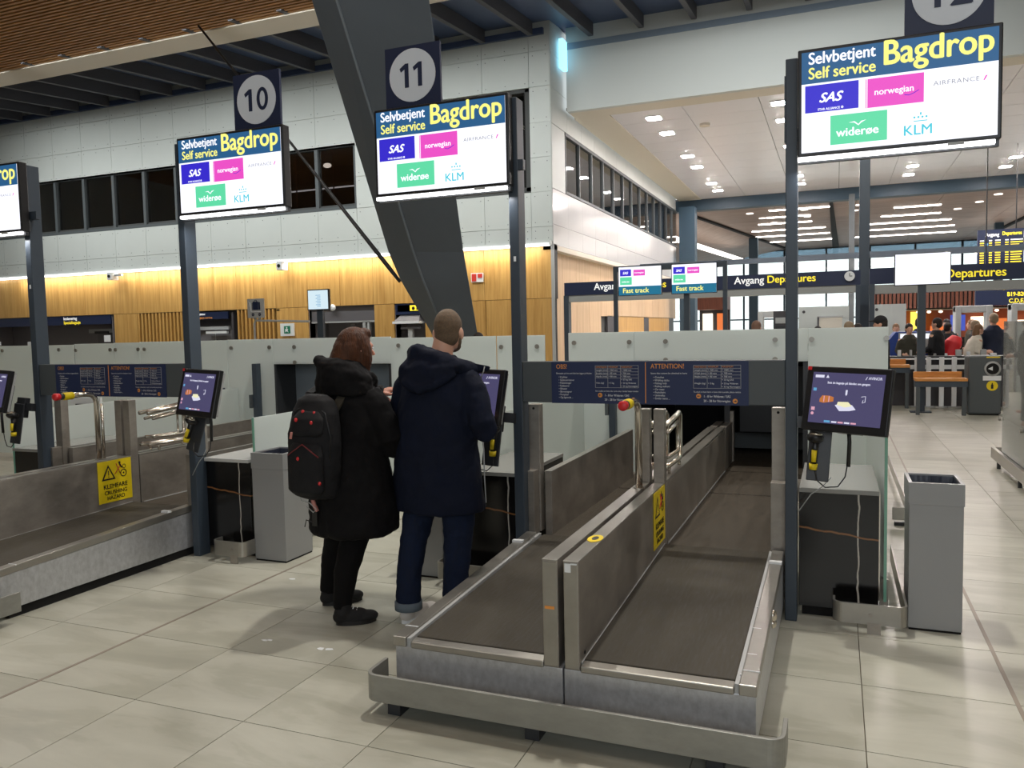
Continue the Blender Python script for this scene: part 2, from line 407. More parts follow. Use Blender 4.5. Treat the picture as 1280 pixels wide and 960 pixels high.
for i in range(-26, 24):
    gx = -3.49+0.6*i+0.3
    for j in range(-13, 82):
        gy = 2.59+0.6045*j+0.302
        if (round(gx, 2), round(gy, 2)) in done or gy > 52: continue
        q = proj(gx, gy, 0)
        if gy > 20 and (gx < -7 or gx > 13): continue
        mb.box(gx-.298, gx+.298, gy-.300, gy+.300, -.02, 0, TILE)
mb.build('distant_tiles', floor, kind='stuff')
mb = MB()
for x in (-3.49, 0.71): mb.box(x-.009, x+.009, -5, 30, -.01, .0015, BRASS)
mb.build('expansion_strip', floor)
mb = MB(); random.seed(4)
for (x, y) in ((-2.77, 3.36), (-2.44, 3.35), (-2.40, 3.36), (-3.33, 4.28), (-2.79, 3.35)):
    mb.prism([(random.uniform(.01, .03)*math.cos(a_), random.uniform(.008, .02)*math.sin(a_)) for a_ in (0, 1, 2.2, 3.3, 4.4, 5.4)], (x, y, .0003), XV, YV, (0, 0, .0008), WHITE)
mb.build('tape_residue', floor, kind='stuff')

# ---------------- far wall: white panels over honey wood, window band, door recesses
WY = 18.0
wall = empty('wall_back', (0, WY, 0), kind='structure')
def wb(x0, x1, z0, z1, name, mat, y0=0.0, y1=0.10, par=wall, bevel=0.0, **kw):
    return MB().box(x0, x1, y0, y1, z0, z1, mat).build(name, par, bevel=bevel, **kw)
wb(-26, -6.2, 7.2, 9.0, 'backing', JOINT, .06, .3); wb(-26, -6.2, 3.62, 5.0, 'backing', JOINT, .06, .3)
wb(-11.55, -10.0, 4.9, 7.3, 'backing', JOINT, .06, .3); wb(-26, -9.9, 6.5, 7.3, 'backing', JOINT, .06, .3); wb(-6.83, -6.2, 4.9, 7.3, 'backing', JOINT, .06, .3)
wb(-26, -6.17, 2.36, 3.64, 'backing', JOINT, .06, .3)
rows = [(3.68, 4.05), (4.05, 4.86), (4.86, 5.66), (5.66, 6.46), (6.46, 7.28), (7.28, 8.09), (8.09, 8.85)]
screws = MB()
xs = [-6.70-1.2*k for k in range(0, 17)]
cols = [(-6.70, -6.18)]+[(xs[k+1], xs[k]) for k in range(16)]
for (a, b) in cols:
    for (z0, z1) in rows:
        bx0, bx1, bz0, bz1 = a, b, z0, z1
        if b < -11.4 and z0 > 4.8 and z1 <= 6.5: continue                      # window band
        if -11.6 < a and b < -6.6 and z0 >= 4.8 and z1 <= 7.3 and a > -9.2: continue  # dark recess
        g = .004
        wb(bx0+g, bx1-g, bz0+g, bz1-g, 'wall_panel', WALLW, 0, .07)
        for sx in (bx0+.1, (bx0+bx1)/2, bx1-.1):
            for sz in (bz0+.1, bz1-.1):
                if bx1-bx0 < .6 and sx == (bx0+bx1)/2: continue
                screws.box(sx-.009, sx+.009, -.005, 0, sz-.009, sz+.009, BEAMM)
screws.build('screw_heads', wall, kind='stuff')
wb(-9.1, -6.85, 4.88, 7.30, 'recess', VOID, 1.0, 1.1)
MB().box(-9.12, -9.06, 0, 1.1, 4.88, 7.3, VOID).box(-6.87, -6.82, .1, 1.1, 4.88, 7.3, VOID).box(-9.1, -6.85, .1, 1.1, 7.28, 7.34, VOID).box(-9.1, -6.85, .1, 1.1, 4.84, 4.88, VOID).build('recess_lining', wall)
# dark rooms behind the window band
MB().box(-26, -11.4, 3.4, 3.5, 4.6, 6.9, VOID).box(-26, -11.4, .3, 3.5, 4.5, 4.6, VOID).box(-26, -11.4, .3, 3.5, 6.8, 6.9, VOID).box(-11.5, -11.4, .3, 3.5, 4.6, 6.8, VOID).build('dark_room', wall)
for i, k in enumerate(range(4, 16)):
    x1, x0 = xs[k], xs[k+1]
    w = empty('window_%d' % (i+1), ((x0+x1)/2, WY, 5.72), kind='structure')
    h = .6
    f = MB(); s = .05
    f.box(-h, -h+s, 0, .16, -.78, .78, TEAL and BEAMM).box(h-s, h, 0, .16, -.78, .78, BEAMM).box(-h, h, 0, .16, -.86, -.78, BEAMM).box(-h, h, 0, .16, .74, .80, BEAMM)
    f.build('window_frame', w)
    MB().box(-h+s, h-s, .08, .09, -.78, .74, WINGL).build('pane', w)
    MB().box(-h+.16, -h+.19, .5, .52, -.8, .8, WOODR).build('inner_post', w)
lg = MB()
for x in (-24.6, -25.4, -22.3, -20.0, -16.0, -14.0): lg.ell((x, 2.4, 6.62), (.13, .10, .07), mat=E_FAR)
lg.build('room_lamps', wall)
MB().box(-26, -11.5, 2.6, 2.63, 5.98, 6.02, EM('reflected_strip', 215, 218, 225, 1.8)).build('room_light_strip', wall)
# light strip
MB().box(-26, -6.19, -.14, .0, 3.60, 3.70, PLAST).build('light_cove', wall)
MB().box(-26, -6.24, -.16, -.03, 3.59, 3.60, E_LED).box(-26, -6.24, -.165, -.14, 3.60, 3.635, E_LED).build('light_strip', wall)
for (a, b) in ((-24, -17), (-17, -11), (-11, -6.5)):
    area('cove_lamp', ((a+b)/2, WY-.22, 3.56), b-a, 46*(b-a)/6, (1, .93, .80), target=((a+b)/2, WY-.02, 2.5), sizey=.06)
# honey wood above the doors and between them
wx = -6.17
edges = [-6.22, -7.0, -7.95, -8.9, -9.62, -10.47, -11.09, -12.1, -13.12, -14.17, -14.9, -15.5, -16.3, -17.4, -18.3, -19.18, -20.27, -21.3, -22.4, -23.5, -24.6, -25.7]
for k in range(len(edges)-1):
    b, a = edges[k], edges[k+1]
    wb(a+.004, b-.004, 2.375, 3.60, 'wood_panel', WOODW, .0, .07)
for (a, b) in ((-6.98, -6.22), (-7.92, -7.0), (-8.88, -7.94), (-9.60, -8.90), (-11.07, -10.49), (-14.16, -13.14), (-20.12, -19.2)):
    wb(a, b, 0.02, 2.365, 'wood_panel', WOODW, .0, .07); wb(a-.02, b+.02, 0, 2.37, 'backing', JOINT, .06, .3)
MB().box(-6.22, -6.15, -.03, .02, 0, 3.62, LGREY).build('corner_trim', wall)
def slats(a, b, n):
    wb(a, b, 0, 2.36, 'slat_backing', WOODR, .3, .36)
    p = (b-a)/n
    for i in range(n):
        MB().box(a+i*p, a+i*p+p*.42, 0, .24, .05, 2.36, WOODW).build('slat', wall)
slats(-19.18, -17.42, 13); slats(-15.5, -14.18, 10)
# service desks set into the wood
def alcove(a, b, hdr, zt=2.36, d=1.0, mat=M('alcove_grey', C(122, 118, 122), .5)):
    MB().box(a, b, d, d+.1, 0, zt, mat).box(a-.02, a, .05, d, 0, zt, mat).box(b, b+.02, .05, d, 0, zt, mat).box(a, b, .05, d, zt, zt+.03, mat).build('alcove', wall)
    if hdr: MB().box(a+.01, b-.01, .02, .10, zt-.27, zt-.005, NAVYS).build('header_sign', wall)
alcove(-25.9, -20.27, True); alcove(-17.42, -15.5, False, d=.5, mat=SHUT); alcove(-13.12, -11.09, False, d=.9); alcove(-10.47, -9.62, True, d=.6)
t = MB(); t.text('Innlevering', (-22.25, .01, 2.245), XV, ZV, .13, WHT_T, bold=.02, maxw=.75)
t.text('Spesialbagasje', (-22.25, .01, 2.12), XV, ZV, .13, YELL_T, bold=.02, maxw=1.15)
t.build('sign_lettering', wall)
MB().box(-25.2, -25.1, -.2, .0, 1.5, 1.62, WHITE).box(-23.75, -23.55, -.1, 0, 1.45, 1.6, WHITE).build('counter_stand', wall)
MB().box(-21.4, -20.4, .5, .6, 1.0, 1.95, SHUT).box(-21.6, -20.35, .35, .45, 1.83, 1.95, LGREY).box(-21.3, -20.75, .3, .36, 1.80, 1.88, DARKG).build('desk_canopy', wall)
wb(-20.55, -20.3, 1.55, 1.75, 'notice_card', WHITE, -.02, 0)
MB().box(-17.42, -15.7, .30, .34, 1.35, 2.0, SHUT).box(-17.4, -16.0, .2, .3, 1.83, 1.93, LGREY).box(-16.75, -16.0, .12, .2, 1.72, 1.79, WHITE).box(-15.72, -15.66, .02, .4, 0, 2.3, CHARC).box(-16.56, -16.55, .28, .3, .2, 1.8, LGREY).build('kiosk_front', wall)
MB().box(-17.35, -15.85, .03, .08, 2.13, 2.33, NAVYS).build('header_sign', wall)
t = MB(); t.text('Toaletter', (-16.95, .02, 2.25), XV, ZV, .09, WHT_T, bold=.02, maxw=.3); t.text('Bagasje service', (-16.95, .02, 2.15), XV, ZV, .09, ORANGE, bold=.02, maxw=.6)
t.build('sign_lettering', wall)
wb(-17.3, -17.02, 2.03, 2.28, 'notice_card', WHITE, -.01, .01)
# shuttered desk
MB().box(-13.1, -11.1, .12, .18, 1.97, 2.36, SHUT).build('roller_shutter', wall)
MB().box(-13.1, -11.1, .1, .2, 1.93, 1.97, LGREY).box(-11.5, -11.42, .1, .2, 0, 1.95, LGREY).box(-11.36, -11.30, .1, .2, 0, 1.95, LGREY).box(-12.05, -11.85, .3, .34, .2, 1.9, SHUT).build('desk_frame', wall)
MB().ell((-12.33, -.02, 2.33), (.09, .06, .09), mat=WHITE).build('dome_camera', wall)
for (x, z) in ((-19.79, 3.5), (-13.71, 3.5)):
    c = empty('wall_camera', (x, WY-.24, z), label='small white security camera under the light strip, %s' % ('left of the second post' if x < -15 else 'right of the cart sign'), cat='camera', group='security cameras on the light strip')
    MB().box(-.09, .09, -.16, .10, -.14, .09, WHITE).build('housing', c, bevel=.01)
    if x < -15: MB().box(.09, .34, -.04, .04, -.03, .03, LGREY).build('bracket', c)
    MB().disc((0, -.16, -.03), (0, -1, 0), .045, DARK, h=.02).build('lens', c)
MB().box(-14.15, -14.05, -.0, .05, 2.3, 2.34, JOINT).build('trim_line', wall)
e = empty('exit_sign', (-13.78, WY-.05, 1.78), label='small green and white emergency exit sign on the wood wall', cat='sign')
MB().box(-.22, .22, -.02, .02, -.17, .17, WHITE).build('plate', e); MB().box(-.09, .11, -.03, -.02, -.1, .1, M('exit_green', C(20, 120, 90), .5)).build('running_person_panel', e)
t = MB(); t.disc((.0, -.032, .05), (0, -1, 0), .025, WHITE); t.prism([(-.05, .02), (.05, .02), (.03, -.03), (.06, -.08), (.0, -.04), (-.05, -.07)], (0, -.031, 0), XV, ZV, (0, -.002, 0), WHITE); t.build('pictogram', e)
e = empty('wall_notice', (-8.12, WY-.04, 2.93), label='small red and white notice high on the wood wall right of the leaning column', cat='sign')
MB().box(-.16, .16, -.01, .02, -.11, .11, WHITE).build('plate', e); MB().box(-.14, -.02, -.02, -.01, -.09, .09, REDP).box(.02, .14, -.02, -.01, -.01, .09, REDP).build('red_symbols', e)
# narrow desk with scale monitor
MB().box(-10.4, -9.66, .02, .08, 2.16, 2.33, NAVYS).build('header_sign', wall)
t = MB(); t.box(-10.03, -9.7, .0, .02, 2.18, 2.32, YELL_T); t.build('yellow_sign_panel', wall)
t = MB(); t.disc((-9.93, -.002, 2.24), (0, -1, 0), .045, BLACKP); t.prism([(0, .05), (.12, 0), (0, -.05)], (-9.84, -.002, 2.24), XV, ZV, (0, -.004, 0), BLACKP); t.build('arrow_marks', wall)
MB().hexa([(-10.45, -.1, 1.92), (-9.72, -.1, 1.92), (-9.72, .2, 1.92), (-10.45, .2, 1.92), (-10.3, .1, 2.12), (-9.8, .1, 2.12), (-9.8, .25, 2.12), (-10.3, .25, 2.12)], SHUT).box(-10.47, -9.7, -.14, .2, 1.86, 1.92, WHITE).build('desk_hood', wall)
MB().box(-10.1, -9.98, .0, .1, 0.3, 1.75, LGREY).box(-10.3, -9.75, -.02, .08, 1.72, 1.77, SHUT).build('desk_post', wall)

# ---------------- return wall running away from the corner
XR = -6.17
rw = empty('wall_left', (XR, WY, 0), kind='structure')
MB().box(-.4, -.29, .3, 16, 0, 3.6, JOINT).box(-.3, -.06, .3, 16, 3.6, 4.95, JOINT).box(-.3, -.06, .3, 16, 6.45, 9, JOINT).box(-.3, -.06, .1, 1.0, 4.9, 6.5, JOINT).build('backing', rw)
for k in range(0, 13):
    y0, y1 = .0+1.2*k-.0, 1.2*(k+1)
    y0 = max(y0, .02)
    for (z0, z1) in ((3.62, 4.1), (4.1, 4.93), (6.43, 7.25), (7.25, 8.05), (8.05, 8.8)):
        MB().box(-.06, 0, y0+.004, y1-.004, z0+.004, z1-.004, WALLG if z1 < 5 else WALLW).build('wall_panel', rw)
MB().box(-.06, 0, .02, 1.0, 4.94, 6.42, WALLW).build('wall_panel', rw)
MB().box(-.25, .0, 0.0, 16, 3.50, 3.62, CREAM).build('soffit', rw)
for k in range(0, 14):
    MB().box(-.28, -.2, .1+1.17*k, .1+1.17*(k+1)-.01, 2.0 if k > 3 else .02, 3.5, WOODL).build('wood_panel', rw)
for (a, b, m_) in ((5.5, 6.6, CHARC), (6.6, 10.4, WOODW), (10.4, 11.2, CHARC), (11.2, 15.0, WOODW), (15, 16, CHARC)):
    MB().box(-.28, -.2, a, b-.01, .02, 2.02, m_).build('lower_panel', rw)
for i in range(13):
    y0 = 1.05+1.15*i
    w = empty('window_%d' % (20+i), (XR, WY+y0, 4.95), kind='structure')
    MB().box(-.1, .0, 0, .05, 0, 1.48, BEAMM).box(-.1, .0, 0, 1.15, 0, .06, BEAMM).box(-.1, .0, 0, 1.15, 1.40, 1.48, BEAMM).build('window_frame', w)
    MB().box(-.06, -.05, .05, 1.15, .06, 1.40, WINGL).build('pane', w)
MB().box(-4.0, -3.9, 1, 16, 4.7, 6.7, WOODF).box(-4, -.1, 1, 16, 4.6, 4.7, CREAM).box(-4, -.1, 1, 16, 6.6, 6.7, CREAM).build('inner_room', rw)
li = MB()
for i in range(6): li.box(-2.4, -1.9, 2.2+2.4*i, 2.35+2.4*i, 6.56, 6.59, E_FAR)
li.build('room_lamps', rw)

# ---------------- bulkhead, white ceiling with square lights
cw = empty('ceiling', (0, 18.85, 6.85), kind='structure')
MB().box(-6.05, 14, 0, .15, .0, 2.15, PLAST).build('bulkhead', cw, bevel=.004)
MB().box(-6.05, 14, -.02, 0, 1.45, 1.60, M('flashing_blue', C(120, 134, 150), .5)).build('edge_flashing', cw)
MB().box(-6.05, 14, .15, .75, -.0, .06, CREAM).box(-6.1, -5.2, .75, 15.2, -.0, .06, CREAM).build('border', cw)
for i in range(11):
    for j in range(12):
        x0, y0 = -5.2+1.75*i, .75+1.2*j
        MB().box(x0+.008, x0+1.742, y0+.008, y0+1.192, .02, .05, CEILW).build('ceiling_panel', cw)
MB().box(-6.1, 14, .1, 15.2, .06, .12, JOINT).build('backing', cw)
MB().box(-6.12, -6.02, -.35, .0, .95, 1.62, E_SLOT).build('slot_light', cw)
n = 0
for cx in (-4.27, -1.29, 2.33, 5.3):
    for cy in (20.4, 22.1, 25.3, 27.1, 30.4, 32.1):
        n += 1
        l = empty('recessed_light', (cx, cy, 6.85), label='square recessed ceiling light, %s column from the left, %s row behind the bulkhead' % (['first', 'second', 'third', 'fourth'][(n-1)//6], ['first', 'second', 'third', 'fourth', 'fifth', 'sixth'][(n-1) % 6]), cat='light', group='square lights in the white ceiling')
        MB().box(-.21, .21, -.21, .21, .0, .015, WHITE).build('frame', l); MB().box(-.16, .16, -.15, .15, -.006, .0, E_HALL).build('diffuser', l)
for (px, x, y) in ((0, 1.0, 20.3), (1, -3.2, 21.6)):
    MB().disc((x, y-18.85, .02), (0, 0, -1), .13, CREAM, h=.06).build('smoke_detector', cw)

# ---------------- roof joists above the far wall
rf = empty('ceiling', (0, 18, 8.45), kind='structure')
sl = .095
def zs(y): return sl*(y-18)
MB().hexa([(-27, -5, zs(13)+.30), (14, -5, zs(13)+.30), (14, 1.2, zs(19)+.30), (-27, 1.2, zs(19)+.30), (-27, -5, zs(13)+.36), (14, -5, zs(13)+.36), (14, 1, zs(19)+.36), (-27, 1, zs(19)+.36)], ROOFB).build('roof_deck', rf)
for k in range(-16, 16):
    x = -6.6+1.2*k; ye = -.12 if x < -6.3 else .75
    MB().hexa([(x-.06, -4.6, zs(13.4)-.02), (x+.06, -4.6, zs(13.4)-.02), (x+.06, ye, zs(18+ye)-.02), (x-.06, ye, zs(18+ye)-.02),
               (x-.06, -4.6, zs(13.4)+.3), (x+.06, -4.6, zs(13.4)+.3), (x+.06, ye, zs(18+ye)+.3), (x-.06, ye, zs(18+ye)+.3)], JOISTM).build('joist', rf)
MB().box(-27, -6.3, -.1, -.02, -.02, .12, ROOFB).build('eaves_strip', rf)
tb = empty('trim_1', (0, 14, 8.0), kind='structure')
MB().box(-27, 14, -.32, .40, 0, .5, CREAM).build('edge_beam', tb, bevel=.01)
# slatted timber ceiling over the check-in hall
wc = empty('ceiling', (0, 6, 8.0), kind='structure')
mb = MB(); y = 7.66
while y > 1.0:
    mb.box(-27, 14, y-.06, y, .02, .09, WOODC); y -= .115
mb.build('slats', wc, kind='stuff')
MB().box(-27, 14, -12, 7.7, .16, .2, M('ceiling_felt', C(70, 46, 30), .9)).box(-27, 14, -12, 1.0, .02, .16, WOODC).build('backing', wc)
mb = MB()
for i in range(30):
    mb.box(-26+i*1.35, -25.96+i*1.35, 1, 7.60, .092, .12, WOODR)
mb.build('battens', wc, kind='stuff')
# ---------------- unseen enclosing walls
MB().box(-26.2, -26, -6, 18.3, 0, 9.2, PLAST).build('wall_side', kind='structure')
MB().box(-26.2, 14.2, -6.2, -6, 0, 9.2, PLAST).build('wall_rear', kind='structure')
MB().box(14, 14.2, -6.2, 60, 0, 9.2, PLAST).build('wall_right', kind='structure')

# ---------------- far hall beyond the big beam
MB().box(-7.2, 14, 34.0, 34.5, 6.42, 6.86, TEAL).build('trim_2', kind='structure')
fc = empty('ceiling', (0, 34.5, 6.9), kind='structure')
for i in range(9):
    for j in range(6):
        a, b = -16+3.35*i, 4.3*j
        z = .35*math.sin(j*1.0)*0+.0
        MB().box(a+.01, a+3.34, b+.01, b+4.28, .0, .05, WOODF).build('ceiling_panel', fc)
MB().box(-18, 14, 0, 26, .05, .1, VOID).build('backing', fc)
# folded timber soffits either side
MB().prism([(-16, -.02), (-4.9, -.02), (-4.9, -.05), (-2.2, -.06), (-16, -2.4)], (0, 2.0, 0), XV, ZV, (0, .01, 0), VOID) if False else None
MB().hexa([(-10, .5, -1.2), (-6.9, .5, -.02), (-3.2, 24, -.02), (-12, 24, -1.6), (-10, .5, -1.1), (-6.9, .5, .0), (-3.2, 24, .0), (-12, 24, -1.5)], WOODF).build('folded_soffit', fc)
MB().hexa([(-6.95, .5, -.1), (-6.8, .5, -.1), (-3.1, 24, -.1), (-3.3, 24, -.1), (-6.95, .5, .02), (-6.8, .5, .02), (-3.1, 24, .02), (-3.3, 24, .02)], VOID).build('shadow_gap', fc)
MB().hexa([(9.4, .5, -.02), (14, .5, -1.6), (14, 24, -1.6), (8.4, 24, -.02), (9.4, .5, .0), (14, .5, -1.5), (14, 24, -1.5), (8.4, 24, .0)], WOODF).build('folded_soffit', fc)
MB().hexa([(9.3, .5, -.1), (9.45, .5, -.1), (8.5, 24, -.1), (8.3, 24, -.1), (9.3, .5, .02), (9.45, .5, .02), (8.5, 24, .02), (8.3, 24, .02)], VOID).build('shadow_gap', fc)
MB().hexa([(-.32, .5, -.12), (-.22, .5, -.12), (.1, 24, -.12), (-.3, 24, -.12), (-.32, .5, .02), (-.22, .5, .02), (.1, 24, .02), (-.3, 24, .02)], VOID).build('shadow_gap', fc)
k = 0
for (x0, x1, y) in ((-5.0, -.8, 37.0), (.9, 6.6, 37.2), (-3.2, -1.2, 41.5), (-3.8, -1.2, 44), (-4.4, -.6, 47), (-4.9, -.4, 50), (-5.3, -.2, 53.5), (2.4, 4.3, 41), (2.0, 4.6, 44), (1.6, 5.4, 47), (1.3, 5.9, 50), (1.0, 6.4, 53.5), (-2.9, -.3, 39)):
    k += 1
    l = empty('linear_light', ((x0+x1)/2, y, 6.88), label=['very long linear light nearest the big beam, left bay', 'very long linear light nearest the big beam, right bay'][k-1] if k < 3 else 'white linear ceiling light, %s bay of the far timber ceiling, row %s from the beam' % (('left' if x0 < 0 else 'right'), {41.5: 'three', 44: 'four', 47: 'five', 50: 'six', 53.5: 'seven', 41: 'two', 39: 'two'}[y]), cat='light', group='linear lights in the far timber ceiling')
    w = (x1-x0)/2
    MB().box(-w-.03, w+.03, -.12, .12, 0, .02, WHITE).build('trim_frame', l); MB().box(-w, w, -.1, .1, -.03, 0, E_FARL).build('diffuser', l)
for (x, y) in ((-3.8, 39.5), (-3.4, 41.5), (-3.0, 43.6), (6.2, 39), (5.8, 41), (5.2, 43), (-1.4, 39.5), (-1.35, 42), (.9, 39.2), (.75, 41)):
    l = empty('spot_light', (x, y, 6.88), label='tiny round spotlight in the far timber ceiling, %s' % {-3.8: 'left diagonal, nearest', -3.4: 'left diagonal, middle', -3.0: 'left diagonal, farthest', 6.2: 'right diagonal, nearest', 5.8: 'right diagonal, middle', 5.2: 'right diagonal, farthest', -1.4: 'left of the grey column, nearer', -1.35: 'left of the grey column, farther', .9: 'right of the dark column, nearer', .75: 'right of the dark column, farther'}[x], cat='light', group='spotlights in the far timber ceiling')
    MB().disc((0, 0, 0), (0, 0, -1), .16, E_FAR, h=.02).build('lens', l)
l = empty('slanting_light', (-7.5, 42, 5.6), label='long slanting white light trough under the left folded soffit', cat='light')
MB().hexa([(-.1, -5, .2), (.25, -5, .2), (2.2, 9, -.0), (1.9, 9, .0), (-.1, -5, .35), (.25, -5, .35), (2.2, 9, .15), (1.9, 9, .15)], E_FAR).build('trough', l)
l = empty('slanting_light', (9.2, 42, 5.6), label='long slanting white light trough under the right folded soffit', cat='light')
MB().hexa([(-.2, -5, .3), (.2, -5, .3), (-1.9, 9, -.3), (-2.2, 9, -.3), (-.2, -5, .45), (.2, -5, .45), (-1.9, 9, -.15), (-2.2, 9, -.15)], E_FAR).build('trough', l)
# window wall of the far hall
XW = [-25.5+2.75*i for i in range(15)]
for i in range(14):
    x0, x1 = XW[i], XW[i+1]
    if x1 > 14: break
    w = empty('window_%d' % (50+i), (x0, 60, 0), kind='structure')
    f = MB().box(0, .12, -.1, .1, 0, 7.0, TEAL)
    for z in (2.1, 5.0, 6.15, 6.9): f.box(0, 2.75, -.06, .06, z-.05, z+.05, TEAL)
    f.build('window_frame', w)
    MB().box(.12, 2.75, -.01, .01, 0, 7, CLEAR).build('pane', w)
MB().box(-26, 14, 59.6, 60.2, 7.0, 9.2, TEAL).build('wall_far', kind='structure')
MB().box(-26, 14, 59.5, 59.52, 6.18, 6.95, glass_mat('tinted_upper_pane', (.40, .48, .54, 1), .05)).build('window_90', kind='structure')
MB().box(-27, -26, 34, 62, 0, 9, PLAST).build('wall_far_side', kind='structure')
MB().box(-1.5, 14, 27.0, 27.15, 3.62, 3.80, POST).build('trim_3', kind='structure')
MB().box(-7, -1.5, 27.0, 27.15, 3.62, 3.78, POST).build('trim_4', kind='structure')
# pair of dark frames in the far hall
def colm(x, y, w, h, label, mat=POST, name='column', d=None):
    o = empty(name, (x, y, 0), label=label, cat='column'); d = d or w
    MB().box(-w/2, w/2, -d/2, d/2, .02, h, mat).build('shaft', o, bevel=.01)
    MB().box(-w/2-.04, w/2+.04, -d/2-.04, d/2+.04, 0, .03, mat).build('base_plate', o); return o
colm(0.545, 19.2, .21, 6.85, 'dark slate square column rising between the two departures fascias')
colm(0.50, 33.0, .20, 6.45, 'lighter grey column just left of the dark column by the clock', BEAMM)
colm(-5.6, 33.2, .62, 6.45, 'dark broad column beyond the fast track screens', TEAL)
colm(-4.6, 50, .5, 6.85, 'teal steel column pair against the bright far windows', TEAL)
colm(8.0, 50, .4, 6.85, 'teal steel column at the right against the bright far windows', TEAL)

# ---------------- leaning column and tie rod
def onray(px, py, y):
    r = _X*0; d = mw.to_3x3() @ _ray(px, py); return Vector((0, 0, 1.6))+d*(y/d.y)
lc = empty('leaning_column', (-7.0, 14, 0), label='big dark grey box column leaning out behind the glass screen row', cat='column')
o0 = Vector((-7.0, 14, 0))
def ring(pts): return [onray(*p)-o0 for p in pts]
top = ring([(386, -60, 9.0), (421, -60, 8.85), (537, -60, 9.0), (500, -60, 10.3)]); 
r0 = ring([(389, 0, 9.4), (421, 0, 9.2), (537, 0, 9.5), (500, 0, 10.6)])
r1 = ring([(485, 315, 12.5), (517, 315, 12.2), (580, 315, 12.4), (552, 315, 13.4)])
r1b = ring([(500, 350, 12.8), (529, 350, 12.5), (586, 350, 12.7), (560, 350, 13.7)])
r2 = ring([(538, 415, 13.5), (556, 415, 13.3), (597, 415, 13.4), (580, 415, 14.2)])
dr = (r2[1]-r1b[1]); bot = [p+dr*(p.z/abs(dr.z)) for p in r2]
for p in bot: p.z = 0
mb = MB()
rs = [bot, r2, r1b, r1, r0, top]; vs = [p for r in rs for p in r]
fs = [(i*4+k, i*4+(k+1) % 4, i*4+4+(k+1) % 4, i*4+4+k) for i in range(5) for k in range(4)]+[(3, 2, 1, 0), (20, 21, 22, 23)]
mb.add(vs, fs, COLM).build('shaft', lc, bevel=.02)
MB().tube([p+Vector((.0, -.004, 0)) for p in (r2[1], r1b[1], r1[1], r0[1], top[1])], .022, 6, M('column_edge', C(120, 130, 140), .4)).build('edge_highlight', lc)  # added pale strip draws the bright crease where the lit faces meet
rod_t = onray(248, 32, 13.0); rod_b = onray(500, 352, 12.9)
rd = empty('tie_rod', rod_b, label='thin dark diagonal tie rod from the timber ceiling to the leaning column', cat='rod')
d_ = rod_t-rod_b
MB().tube([(0, 0, 0), d_*.05, d_*.10, d_*.5, d_], [.03, .04, .04, .025, .022], mat=DARKG).build('rod', rd)

# ---------------- departures fascia (gantry)
g = empty('departures_gantry', (0, 18.3, 0), label='long navy departures fascia band across the security entrance', cat='sign')
MB().box(-5.98, .45, -.1, .1, 2.42, 2.72, NAVYS).build('fascia', g); MB().box(.62, 12.5, -.1, .1, 2.42, 2.74, NAVYS).build('fascia', g)
MB().box(-5.95, .4, -.08, .2, 2.27, 2.42, GREYF).box(.62, 12.5, -.08, .2, 2.22, 2.40, GREYF).build('soffit_strip', g)
for x, w_ in ((-5.25, .62), (-2.08, .62)): MB().text('Avgang', (x, -.105, 2.53), XV, ZV, .22, WHT_T, bold=.014, maxw=w_).build('white_lettering', g)
for x, z, s_, w_ in ((-4.55, 2.53, .22, .98), (-1.40, 2.53, .22, .98), (2.0, 2.49, .24, 1.05)): MB().text('Departures', (x, -.105, z), XV, ZV, s_, YELL_T, bold=.014, maxw=w_).build('yellow_lettering', g)
ck = empty('round_clock', (.24, 18.17, 2.60), label='small round white clock on the navy departures fascia', cat='clock')
MB().disc((0, 0, 0), (0, -1, 0), .10, WHITE, h=.03).build('face', ck); MB().box(-.006, .006, -.036, -.03, 0, .06, BLACKP).box(0, .05, -.036, -.03, -.006, .006, BLACKP).build('hand', ck)
MB().box(-6.0, -5.88, -.1, .1, 0, 2.42, POST).build('end_post', g); MB().box(.36, .44, -.1, .1, 0, 2.42, POST).box(.62, .72, -.1, .1, 0, 2.42, POST).build('end_post', g)

